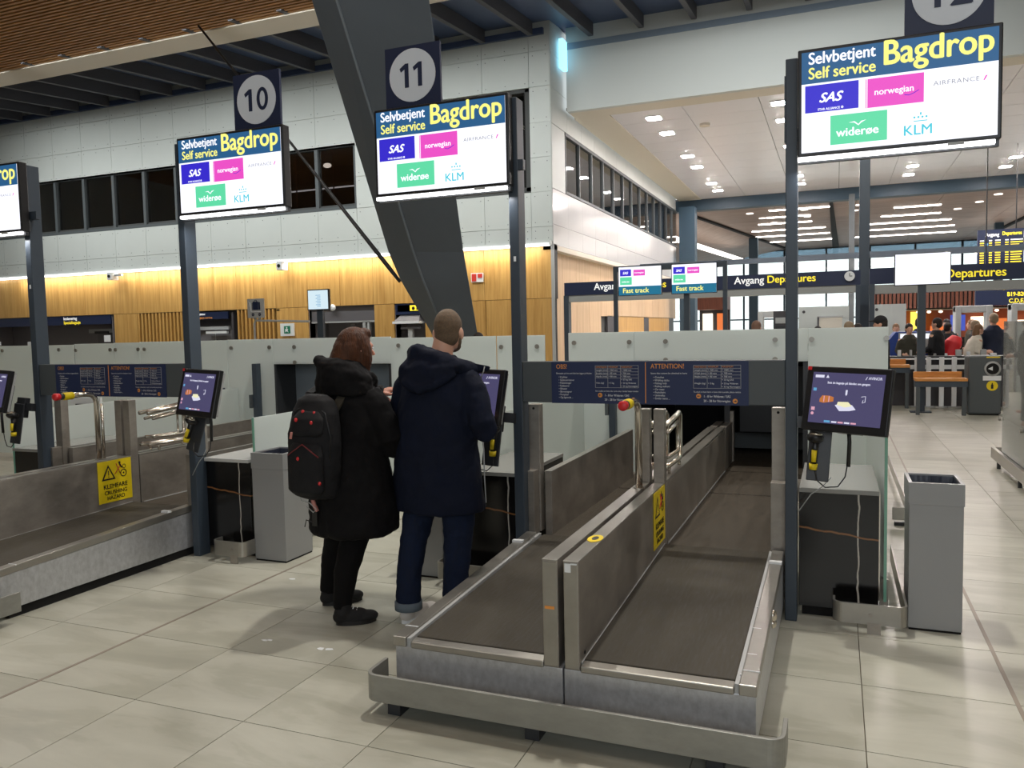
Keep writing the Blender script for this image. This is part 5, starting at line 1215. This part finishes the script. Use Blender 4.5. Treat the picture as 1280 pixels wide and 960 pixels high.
b.loft([(c0.x-.005, c0.y-.03, 1.27, .185, .12, an), (c0.x-.01, c0.y-.035, 1.33, .175, .13, an), (c0.x-.015, c0.y-.035, 1.40, .150, .130, an), (c0.x-.03, c0.y-.04, 1.45, .125, .115, an), (c0.x-.05, c0.y-.045, 1.475, .085, .08, an)], 24)
b.tube([c0+F*.03+Rt*.12-ZV*.01, c0+F*.09+Rt*.09-ZV*.03, c0+F*.12+Rt*.04-ZV*.05], [.045, .04, .03], 10)
b.tube([c0-F*.02-Rt*.165+ZV*.07, c0-F*.10-Rt*.12+ZV*.10, c0-F*.135+ZV*.06, c0-F*.10+Rt*.11+ZV*.02, c0+F*.0+Rt*.15-ZV*.01], [.03, .035, .035, .035, .03], 12)
skin_obj(b, 'hood', wom, BLACKC, .009, 2, (.06, .02))
b = MB(); random.seed(5)   # scarf end with fringe hanging at the coat front
for q in range(7):
    p0 = T(.225+.004*q, .03+.012*q, .66-.012*q); b.tube([p0, p0+ZV*-.05+Rt*.006, p0-ZV*(.09+.02*random.random())], [.006, .004, .003], 6, BLACKC)
b.hexa([T(.20, .0, .66), T(.235, .01, .66), T(.24, .12, .60), T(.21, .12, .60), T(.18, .0, .86), T(.21, .0, .86), T(.215, .10, .84), T(.19, .10, .84)], BLACKC)
b.build('scarf', wom)
b = MB()
for q in range(5): b.box(0, .010, 0, .010, 0, .010, WHITE) if False else b.ell(T(.243, .085+.002*q, .60-.017*q), (.007, .007, .006), mat=LGREY, seg=6, rings=4)
b.build('scarf_pattern', wom)
# phone or paper in her hands
ph = empty('boarding_paper', wo+T(.40, .075, 1.20), label='small white folded paper held in the hands of the woman', cat='paper')
ph.rotation_euler = (R(60), R(10), R(-FY))
MB().box(-.035, .035, -.002, .002, -.055, .055, WHITE).build('sheet', ph)

# ---------------- her backpack
bo = wo+T(-.240, -.045, 1.00)
bp = empty('backpack', bo, label='black backpack with red zip tags worn by the woman', cat='backpack')
bp.rotation_euler = (R(4), R(3), R(6))
b = MB()
b.loft([(0, .0, -.275, .10, .055), (0, -.005, -.255, .135, .085), (0, -.01, -.12, .150, .110), (0, -.005, .05, .150, .105), (0, .01, .19, .135, .085), (0, .02, .26, .105, .060), (0, .025, .285, .06, .035)], 28)
skin_obj(b, 'main_compartment', bp, BPM, .010, 3, (.08, .012))
b = MB(); b.loft([(0, -.10, -.235, .08, .03), (0, -.105, -.21, .105, .045), (0, -.105, -.02, .105, .045), (0, -.09, .04, .085, .035), (0, -.08, .055, .05, .02)], 24)
skin_obj(b, 'front_pocket', bp, BPM, .009, 2)
b = MB(); b.loft([(0, -.085, .08, .08, .025), (0, -.085, .10, .10, .032), (0, -.07, .17, .095, .03), (0, -.05, .21, .06, .02)], 20); skin_obj(b, 'top_pocket', bp, BPM, .009, 2)
MB().tube([(-.12, -.07, -.1), (-.125, -.06, .08), (-.09, -.05, .2), (0, -.035, .255), (.09, -.05, .2), (.125, -.06, .08), (.12, -.07, -.1)], .004, 6, DARK).tube([(-.09, -.13, -.02), (0, -.135, .045), (.09, -.13, -.02)], .0035, 6, M('dark_red_zip', C(110, 30, 34), .5)).build('zip', bp)
for (x, y, z) in ((-.03, -.068, .205), (.035, -.066, .200), (-.055, -.098, .165), (.035, -.098, .155), (-.02, -.147, -.03), (.09, -.125, -.16)):
    MB().ell((x, y, z), (.009, .008, .011), mat=RED).build('zip_tag', bp, label='small red zip tag')
MB().ell((.125, -.045, -.06), (.012, .02, .035), mat=MATS['dark_red_zip']).build('side_badge', bp)
MB().hexa([(-.075, -.135, .07), (-.062, -.137, .07), (-.062, -.130, .07), (-.075, -.13, .07), (-.07, -.132, .105), (-.058, -.132, .105), (-.058, -.126, .105), (-.07, -.126, .105)], M('pink_tag', C(196, 130, 120), .6)).build('pink_tag', bp)
MB().tube([(-.02, -.02, -.26), (.0, -.03, -.31), (.02, -.03, -.345)], [.010, .013, .010], 8, MATS['pink_tag']).tube([(-.09, -.03, -.25), (-.07, -.04, -.29), (-.02, -.04, -.30), (.02, -.04, -.33), (.0, -.04, -.35), (-.04, -.04, -.32)], .003, 6, LGREY).build('bottom_strap_tag', bp, label='pink strap end with a pale cord')
MB().box(-.015, .015, -.03, -.025, -.43, -.30, DARK).tube([(-.01, -.03, -.41), (-.05, -.03, -.40), (-.06, -.03, -.44)], .003, 6, DARK).build('loose_strap', bp)
STRAP = M('strap_webbing', C(52, 48, 38), 0.75)
for k in (-1, 1):
    b = MB()
    pth = [(k*.09, .05, .20), (k*.10, .13, .27), (k*.125, .27, .285), (k*.15, .40, .23), (k*.165, .43, .10), (k*.17, .39, -.04), (k*.165, .22, -.16), (k*.12, .06, -.2)]
    for i in range(len(pth)-1):
        p, q = Vector(pth[i]), Vector(pth[i+1]); w_ = Vector((.024, 0, 0)); n_ = (q-p).cross(w_).normalized()*.006
        b.hexa([p-w_-n_, p+w_-n_, q+w_-n_, q-w_-n_, p-w_+n_, p+w_+n_, q+w_+n_, q-w_+n_], STRAP if k > 0 else BPM)
    b.build('shoulder_strap', bp)
MB().hexa([(.155, .425, .05), (.20, .425, .03), (.205, .44, .03), (.16, .44, .05), (.165, .425, .078), (.205, .425, .055), (.21, .44, .055), (.17, .44, .078)], M('khaki_clip', C(150, 140, 60), .5)).build('strap_clip', bp, label='khaki clip on the strap')

# ---------------- background people
def bystander(x, y, h, yaw, label, jacket, trousers, hair, hatmat=None, group=None, lean=0, long_hair=False, bag=None):
    s = h/1.75; p = empty('person', (x, y, 0), label=label, cat='person', group=group)
    F, Rt = fr(yaw); T = lambda f, r, z: F*f*s+Rt*r*s+ZV*z*s
    an = -yaw
    def c(z, f=0): v = T(f+lean*max(0, z-.9), 0, z); return v
    hc = c(1.63)
    b = MB(); head(b, hc, yaw, s); b.tube([c(1.56), c(1.46)], [.052*s, .06*s], 10)
    def rg(z, rx, ry): v = c(z); return (v.x, v.y, v.z, rx*s, ry*s, an)
    b.loft([rg(.8, .15, .11), rg(1.0, .14, .1), rg(1.2, .17, .11), rg(1.38, .18, .1), rg(1.46, .08, .07)], 16)
    for k in (-1, 1):
        b.tube([T(0, k*.09, .88), T(.02, k*.10, .48), T(0, k*.11, .07)], [.08*s, .05*s, .04*s], 10)
        b.ell(T(.05, k*.11, .035), (.045*s, .12*s, .035*s), rotm(yaw))
        a1, a2, a3 = c(1.4)+Rt*k*.19*s, c(1.12)+Rt*k*.25*s, c(1.05)+F*.2*s+Rt*k*.2*s
        b.tube([a1, a2, a3], [.05*s, .04*s, .03*s], 10)
        hand(b, a3, F-ZV*.1, Rt*k+ZV*.3, s, 50, k)
    skin_obj(b, 'body', p, SKIN, .015, 2)
    b = MB(); b.loft([rg(.80, .19, .14), rg(.9, .2, .15), rg(1.1, .195, .145), rg(1.3, .21, .14), rg(1.4, .18, .12), rg(1.50, .085, .08)], 20)
    for k in (-1, 1): b.tube([c(1.39)+Rt*k*.16*s, c(1.3)+Rt*k*.21*s, c(1.12)+Rt*k*.255*s, c(1.10)+F*.06*s+Rt*k*.25*s, c(1.06)+F*.17*s+Rt*k*.21*s], [.065*s, .066*s, .062*s, .058*s, .046*s], 12)
    skin_obj(b, 'jacket', p, jacket, .018, 2, (.1, .02))
    b = MB()
    for k in (-1, 1): b.tube([T(0, k*.085, .90), T(.02, k*.10, .48), T(0, k*.11, .09)], [.105*s, .075*s, .062*s], 12)
    skin_obj(b, 'trousers', p, trousers, .018, 2)
    b = MB(); b.ell(hc-F*.012*s+ZV*.03*s, (.083*s, .100*s, .096*s), rotm(yaw)); b.ell(hc-F*.045*s-ZV*.02*s, (.078*s, .065*s, .08*s), rotm(yaw))
    if long_hair: b.tube([hc-F*.05*s, hc-F*.07*s-ZV*.12*s, hc-F*.06*s-ZV*.22*s], [.075*s, .075*s, .04*s], 12)
    skin_obj(b, 'hair', p, hair, .014, 2)
    if hatmat:
        b = MB(); b.ell(hc+ZV*.05*s, (.09*s, .106*s, .088*s), rotm(yaw)); b.ell(hc+F*.12*s+ZV*.045*s, (.065*s, .07*s, .012*s), rotm(yaw)); skin_obj(b, 'cap', p, hatmat, .012, 2)
    return p
CLK = M('dark_cloth', C(28, 28, 32), .85); CLB = M('navy_cloth', C(30, 38, 60), .85); CLG = M('olive_cloth', C(58, 56, 46), .85); CLC = M('cream_cloth', C(214, 206, 190), .85); CLW = M('white_shirt', C(215, 215, 215), .8)
HB = M('dark_hair', C(34, 26, 22), .7); HL = M('light_brown_hair', C(120, 88, 60), .7); HG = M('grey_blond_hair', C(150, 132, 108), .7)
bystander(.64, 14.0, 1.72, -80, 'man in a dark cap seen in profile above the glass at the right', CLK, CLK, HB, hatmat=CLK)
bystander(-1.26, 14.2, 1.70, 10, 'man with shaved head under the gantry between the two posts', CLG, CLK, M('shaved_hair', C(120, 92, 78), .7))
bystander(-5.98, 12.0, 1.62, -30, 'dark haired person just showing above the glass behind the woman', CLK, CLK, HB)
bystander(-5.15, 11.4, 1.60, 20, 'dark haired person just showing above the glass left of the man', CLB, CLK, HB)
bystander(-.35, 17.4, 1.58, 30, 'dark haired person peeping over the glass right of the nearest post', CLK, CLK, HB)
bystander(.22, 16.2, 1.66, 60, 'balding person above the glass just left of the dark column', CLB, CLK, HG)
bystander(.40, 17.6, 1.62, 120, 'person with dark hair above the glass in front of the dark column', CLK, CLK, HB)
bystander(1.86, 18.2, 1.70, -60, 'young man in a dark jacket in profile right of the tall screen post', CLK, CLK, HB)
bystander(1.38, 18.4, 1.60, 160, 'person in an olive coat seen from behind left of the young man', CLG, CLK, HB)
bystander(1.75, 20.6, 1.72, 30, 'dark haired person in the queue behind the young man', CLB, CLK, HB)
bystander(2.42, 18.15, 1.56, 70, 'woman with brown hair in a cream jumper leaning to the right', CLC, CLK, HL, lean=.3, long_hair=True)
bystander(2.66, 19.0, 1.64, 100, 'fair haired woman in a dark top behind the leaning woman', CLK, CLK, HG)
bystander(3.02, 19.3, 1.78, -20, 'tall grey haired man in a dark navy suit by the scanner arch', CLB, CLB, HG)
bystander(2.28, 20.4, 1.68, 200, 'person with dark hair far back in the security queue', CLK, CLK, HB)
bystander(1.25, 20.3, 1.60, 180, 'staff member in a pale shirt behind the blue machine', CLW, CLB, HL)
bystander(2.22, 19.6, 1.60, 40, 'person in a black jacket next to the red backpack', CLK, CLK, HB)
bystander(2.85, 21.0, 1.66, -90, 'dark haired person between the suit man and the queue', CLG, CLK, HL)
rb = empty('red_backpack', (2.16, 18.42, 1.12), label='bright red backpack carried in the security queue', cat='backpack'); rb.rotation_euler = (R(-18), R(14), R(-40))
b = MB().loft([(0, 0, -.26, .12, .08), (0, 0, -.22, .17, .12), (0, 0, .08, .17, .12), (0, .02, .22, .10, .07)], 18); skin_obj(b, 'bag', rb, M('red_fabric', C(200, 26, 34), .6), .014, 2)
b = MB(); b.tube([(-.08, .1, .18), (-.09, .2, .1), (-.09, .16, -.15)], .015, 8, DARK); b.tube([(.08, .1, .18), (.09, .2, .1), (.09, .16, -.15)], .015, 8, DARK); b.build('straps', rb)

# ================================================================ BACKGROUND OBJECTS AT THE SECURITY HALL
# cart sign on pole, small monitor on post
cs = empty('cart_sign', (-10.72, 13, 0), label='grey luggage cart pictogram sign on a thin bent pole', cat='sign')
MB().box(-.2, .2, -.02, .02, 1.98, 2.36, LGREY).build('plate', cs, bevel=.01)
t = MB(); t.tube([(-.165, -.024, 2.30), (-.13, -.024, 2.28), (-.10, -.024, 2.10), (.14, -.024, 2.10)], .008, 6, WHITE)
t.box(-.055, .075, -.028, -.022, 2.14, 2.30, NAVYS); t.box(-.075, -.065, -.028, -.022, 2.14, 2.28, NAVYS).box(.085, .12, -.028, -.022, 2.14, 2.29, NAVYS); t.tube([(-.02, -.024, 2.30), (-.01, -.024, 2.33), (.03, -.024, 2.33), (.04, -.024, 2.30)], .006, 6, NAVYS)
for x in (-.06, .10): t.disc((x, -.022, 2.045), (0, -1, 0), .032, NAVYS, h=.004, seg=16); t.disc((x, -.027, 2.045), (0, -1, 0), .015, SHUT, h=.002, seg=12)
t.build('cart_pictogram', cs)
MB().tube([(-.08, .03, 0), (-.08, .03, 1.86), (-.05, .03, 1.93), (1.25, .03, 1.88)], .022, 10, LGREY).tube([(-.06, .03, 1.95), (-.06, .03, 2.0)], .03, 8, LGREY).tube([(.05, .03, 1.95), (.05, .03, 2.0)], .03, 8, LGREY).build('pole', cs)
ms = empty('post_monitor', (-9.24, 13, 0), label='small pale lit monitor on a dark post before the wood wall', cat='screen')
MB().box(-.245, .245, .0, .06, 2.09, 2.49, DARK).build('housing', ms, bevel=.006); MB().box(-.225, .225, -.004, 0, 2.11, 2.47, E_PALE).build('display', ms)
t = MB()
for q in range(8): t.box(-.02-.03*(q % 2), .06, -.006, -.004, 2.16+.03*q, 2.17+.03*q, E_UIB)
t.build('display_rows', ms); MB().box(-.06, .07, .03, .1, 0, 2.09, POST).build('post', ms)

# fast track frame with two screens
ft = empty('fast_track_gantry', (-2.31, 12, 0), label='dark frame holding two lit fast track screens', cat='sign frame')
MB().box(-.84, -.78, -.03, .03, 0, 2.55, POST).build('post', ft); MB().box(.78, .84, -.03, .03, 0, 2.55, POST).build('post', ft); MB().box(-.78, .78, -.03, .03, 2.47, 2.55, POST).build('top_bar', ft)
MB().box(.22, .30, -.03, .03, 0, 2.1, POST).build('inner_post', ft)
for i, x in enumerate((-.745, .055)):
    m_ = empty('fast_track_screen', (-2.31+x, 11.94, 2.11), label='%s lit fast track screen hanging in the dark frame' % ('left' if i == 0 else 'right'), cat='screen', group='fast track screens')
    MB().box(-.01, .65, .0, .025, -.01, .43, DARK).build('housing', m_)
    MB().box(0, .64, -.004, 0, 0, .42, E_WHITE).build('display', m_)
    t = MB().box(0, .64, -.006, -.004, 0, .13, E_TRACK); t.text('Fast track', (.06, -.009, .035), XV, ZV, .10, E_YEL, bold=.02, maxw=.5); t.build('fast_track_band', m_)
    t = MB().box(.02, .19, -.006, -.004, .285, .385, E_SAS); t.text('SAS', (.06, -.009, .315), XV, ZV, .05, E_WHITE, bold=.04, shear=.3, maxw=.09); t.box(.225, .40, -.006, -.004, .285, .375, E_PINK); t.text('norwegian', (.24, -.009, .32), XV, ZV, .035, E_WHITE, bold=.02, maxw=.14); t.box(.02, .20, -.006, -.004, .155, .27, E_GREEN); t.text('widerøe', (.045, -.009, .19), XV, ZV, .035, E_WHITE, bold=.02, maxw=.13); t.build('logo_tiles', m_)
# big blank white screen on post, bench tables, bin
ws = empty('white_screen', (1.40, 16, 0), label='large blown out white screen on a tall dark post', cat='screen')
MB().box(-.45, .45, .0, .08, 2.27, 2.84, DARK).build('housing', ws, bevel=.006); MB().box(-.435, .435, -.004, 0, 2.285, 2.825, E_WHITE).build('display', ws)
MB().box(-.065, .065, .03, .13, .02, 2.27, POST).build('post', ws); MB().box(-.17, .17, -.04, .2, 0, .02, POST).build('base_plate', ws)
def table(x0, x1, y, z, label):
    t_ = empty('packing_bench', ((x0+x1)/2, y, 0), label=label, cat='bench', group='wood topped packing benches'); w = (x1-x0)/2
    MB().box(-w, w, -.16, .2, z-.05, z, WOODB).build('bench_top', t_, bevel=.005); MB().box(-w, w-.05, .2, .24, z-.02, z+.10, WOODB).build('rear_board', t_, bevel=.004)
    MB().box(-w, w, -.14, .2, z-.15, z-.05, POST).build('apron', t_)
    MB().box(w-.08, w-.02, -.14, -.06, 0, z-.15, BEAMM).build('leg', t_); MB().box(-w+.02, -w+.08, -.14, -.06, 0, z-.15, BEAMM).build('leg', t_)
table(1.27, 2.08, 15.74, .64, 'wood topped packing bench in front of the white screen post')
table(.55, 1.28, 16.9, .82, 'second wood topped packing bench partly hidden by the glass')
cb = empty('recycling_bin', (2.345, 15.95, 0), label='dark grey recycling bin with round opening and yellow bottle sticker', cat='bin')
MB().box(-.25, .25, -.25, .25, .02, 1.02, BEAMM).build('body', cb, bevel=.03); MB().box(-.22, .22, -.22, .22, 0, .03, VOID).build('foot', cb)
MB().tube([(.11, -.25, .80), (.11, -.275, .80)], [.13, .12], 24, LGREY).disc((.11, -.276, .80), (0, -1, 0), .095, VOID, h=.003).prism([(-.07, 0), (.0, .04), (.0, -.03)], (.11, -.281, .80), XV, ZV, (0, -.003, 0), WHITE).build('round_opening', cb)
MB().box(-.03, .24, -.262, -.252, .60, .68, WHITE).build('label_strip', cb); MB().box(.02, .22, -.256, -.25, .985, 1.005, YEL).build('yellow_strip', cb)
t = MB().disc((.11, -.253, .51), (0, -1, 0), .085, YEL, h=.004); t.prism([(-.018, -.05), (.018, -.05), (.018, .01), (.008, .03), (.008, .05), (-.008, .05), (-.008, .03), (-.018, .01)], (.11, -.2575, .51), XV, ZV, (0, -.002, 0), BLACKP); t.build('bottle_sticker', cb, label='yellow round bottle sticker')
for i, (x, y) in enumerate(((1.42, 17.1), (1.62, 17.1), (1.84, 17.1), (2.05, 17.1))):
    o = empty('white_fence_post', (x, y, 0), label='white fence post, %s from the bench' % ['fourth', 'third', 'second', 'first'][i], cat='post', group='white fence posts behind the bench')
    MB().box(-.04, .04, -.03, .03, .02, .95, WHITE).build('post', o, bevel=.004); MB().box(-.1, .1, -.05, .05, 0, .02, LGREY).build('base_plate', o)
fr_ = empty('low_barrier', (1.3, 17.18, 0), label='low white rail barrier in front of the security desks', cat='barrier')
MB().box(-1.0, 1.35, -.02, .02, .72, .80, WHITE).box(-1.0, 1.35, -.02, .02, .90, .93, WHITE).build('rail', fr_); MB().box(-.95, -.90, -.02, .02, 0, .9, WHITE).build('post', fr_); MB().box(.2, .25, -.02, .02, 0, .9, WHITE).build('post', fr_); MB().box(1.28, 1.33, -.02, .02, 0, .9, WHITE).build('post', fr_)
dk = empty('security_desk', (2.2, 17.35, 0), label='long black security desk cluttered with small white items', cat='desk')
MB().box(-1.4, 2.6, -.1, .35, .90, .96, DARK).build('top', dk); MB().box(-1.4, 2.6, .0, .3, 0, .90, CHARC).build('front_panel', dk)
random.seed(11)
for i in range(9):
    x = -.35+.27*i+random.uniform(-.05, .05); hh = random.choice((.05, .08, .12)); w_ = random.choice((.02, .03, .05))
    o = empty('desk_item', (1.4+x*.75, 17.4, .96), label='small %s item on the black security desk, %s from the left' % (['white', 'grey'][i % 2], ['first', 'second', 'third', 'fourth', 'fifth', 'sixth', 'seventh', 'eighth', 'ninth'][i]), cat='item', group='small items on the security desk')
    MB().box(-w_, w_, -.04, .04, 0, hh, WHITE if i % 2 == 0 else LGREY).build('box', o, bevel=.004)
xr_ = empty('xray_machine', (1.2, 19.1, 0), label='blue and grey baggage x-ray machine with a small lit screen', cat='machine')
MB().prism([(-.45, .9), (.75, .9), (.75, 1.42), (-.05, 1.42)], (0, -.4, 0), XV, ZV, (0, .9, 0), M('machine_blue', C(30, 62, 140), .5)).box(-.45, .75, -.4, .5, 0, .9, LGREY).build('cabinet', xr_)
MB().box(.0, .62, -.5, -.42, 1.05, 1.40, LGREY).box(.03, .59, -.505, -.5, 1.28, 1.38, E_WHITE).build('control_screen', xr_)
def partition(x, y, w, h, label, door=False):
    o = empty('white_partition', (x, y, 0), label=label, cat='partition')
    MB().box(-w/2, w/2, 0, .08, 0, h, WALLW).build('board', o)
    if door: MB().box(-.1, .42, -.02, 0, 0, 1.78, CREAM).build('opening_panel', o); MB().box(-.14, -.1, -.03, 0, 0, 1.8, CHARC).box(-.14, .44, -.03, 0, 1.78, 1.82, LGREY).build('door_frame', o)
    MB().disc((-w/2+.12, -.001, h-.12), (0, -1, 0), .035, CHARC, h=.02).build('fixing', o)
partition(-.3, 21, 1.14, 2.05, 'white partition with a door opening left of the dark column', True)
partition(1.13, 21, .75, 2.06, 'white partition behind the man in the cap')
cp = empty('control_cabinet', (-1.15, 20.2, 0), label='dark cabinet with small monitors beside the shaved headed man', cat='cabinet')
MB().box(-.25, .25, -.1, .3, 0, 1.95, CHARC).build('body', cp); MB().box(-.2, .2, -.12, -.1, 1.5, 1.6, DARKG).box(-.2, .2, -.12, -.1, 1.66, 1.80, LGREY).build('monitors', cp)
def arch(x, y, w, h, label):
    o = empty('scanner_arch', (x, y, 0), label=label, cat='scanner', group='walk through scanner arches')
    MB().box(-w/2, -w/2+.12, -.25, .25, 0, h, LGREY).build('side_panel', o, bevel=.02); MB().box(w/2-.12, w/2, -.25, .25, 0, h, LGREY).build('side_panel', o, bevel=.02); MB().box(-w/2, w/2, -.2, .2, h-.16, h, LGREY).build('top_panel', o, bevel=.02)
arch(2.95, 21.6, .76, 1.98, 'pale walk through scanner arch above the crowd'); arch(4.1, 21.6, .80, 2.0, 'pale walk through scanner arch at the right edge')
arch(-1.5, 21.6, .72, 1.98, 'pale walk through scanner arch behind the shaved headed man')
db = empty('departure_board', (4.55, 28, 0), label='navy departures board with rows of yellow flight text', cat='sign')
MB().box(-.62, .58, 0, .1, 3.05, 4.35, NAVYS).build('panel', db); MB().box(-.4, -.37, .04, .07, 4.35, 6.85, DARK).box(.37, .4, .04, .07, 4.35, 6.85, DARK).build('hanger', db)
t = MB(); t.text('Avgang', (-.42, -.01, 4.15), XV, ZV, .15, WHT_T, bold=.02, maxw=.36); t.text('Departures', (.02, -.01, 4.17), XV, ZV, .15, YELL_T, bold=.02, maxw=.5)
random.seed(2)
for r_ in range(13):
    z = 4.03-.073*r_
    for x, w_ in ((-.56, .11), (-.32, .08), (-.16, .14), (.10, .09), (.24, .22+.1*random.random())): t.box(x, x+w_, -.005, 0, z-.02, z+.012, YELL_T if r_ else WHT_T)
t.box(-.42, -.34, -.005, 0, 3.7, 3.95, E_UIB); t.build('flight_rows', db, kind='stuff')
gs = empty('gate_direction_sign', (4.1, 24.3, 0), label='navy gate direction sign reading B19-B20 and C,D,E,F', cat='sign')
MB().box(-.72, .6, 0, .1, 2.02, 2.62, NAVYS).build('panel', gs); MB().box(-.5, -.47, .04, .07, 2.62, 6.85, DARK).build('hanger', gs)
for tx_, x_, z_, m_ in (('D E F  B1,B10-B18', -.55, 2.42, YELL_T), ('B19-B20', .0, 2.25, YELL_T), ('C,D,E,F', .04, 2.08, YELL_T), ('1', .45, 2.25, WHT_T), ('1', .45, 2.08, WHT_T)):
    MB().text(tx_, (x_, -.006, z_), XV, ZV, .15, m_, bold=.02, maxw=.42 if x_ > -.5 else .9).build('lettering', gs)
# shop front beyond security
sh = empty('shop_front', (6.5, 40, 0), label='brightly lit shop under a red brown slatted fascia', cat='shop')
for i in range(68): MB().box(-5.0+.165*i, -5.0+.165*i+.11, -.06, 0, 2.25, 3.15, WOODR).build('fascia_slat', sh)
MB().box(-5.0, 6.5, 0, .3, 2.2, 3.2, VOID).build('fascia_backing', sh); MB().box(-5.0, 6.5, 4, 4.1, 0, 2.3, M('shop_back', C(150, 80, 50), .7)).build('rear_wall', sh); MB().box(-5.0, 6.5, 0, 4, 2.2, 2.25, CREAM).build('shop_ceiling', sh)
random.seed(9)
for i in range(20):
    x = -4.8+i*.55+random.uniform(-.1, .1); MB().ell((x, .8+random.random(), 2.10), (.09, .09, .06), mat=E_SHOPW, seg=8, rings=5).build('spot_lamp', sh)
for i in range(13):
    x = -4.9+i*.86; m_ = [E_SHOPW, E_SHOPO, E_SHOPY, E_SHOPO, E_SHOPB, E_SHOPW, E_SHOPO][i % 7]; z0 = .9 if i % 2 else 1.2
    MB().box(x, x+.62, 3.6, 3.66, z0, z0+.55+.2*(i % 3), m_).build('lit_display', sh)
    MB().box(x, x+.8, 3.2, 3.6, 0, .9, WOODR if i % 2 else CLK).build('shelf', sh)
sb2 = empty('far_kiosk_row', (-7.2, 46, 0), label='distant red brown shop booth with lit openings by the far windows', cat='shop')
MB().box(-.2, 1.5, 0, 2, 2.6, 3.4, WOODR).build('fascia', sb2); MB().box(-.2, 1.5, 1.6, 2, 0, 2.6, CHARC).build('rear_wall', sb2)
for i in range(2): MB().box(.0+.8*i, .55+.8*i, 1.5, 1.58, .6, 2.4, E_SHOPW if i % 2 == 0 else E_SHOPO).build('lit_opening', sb2)
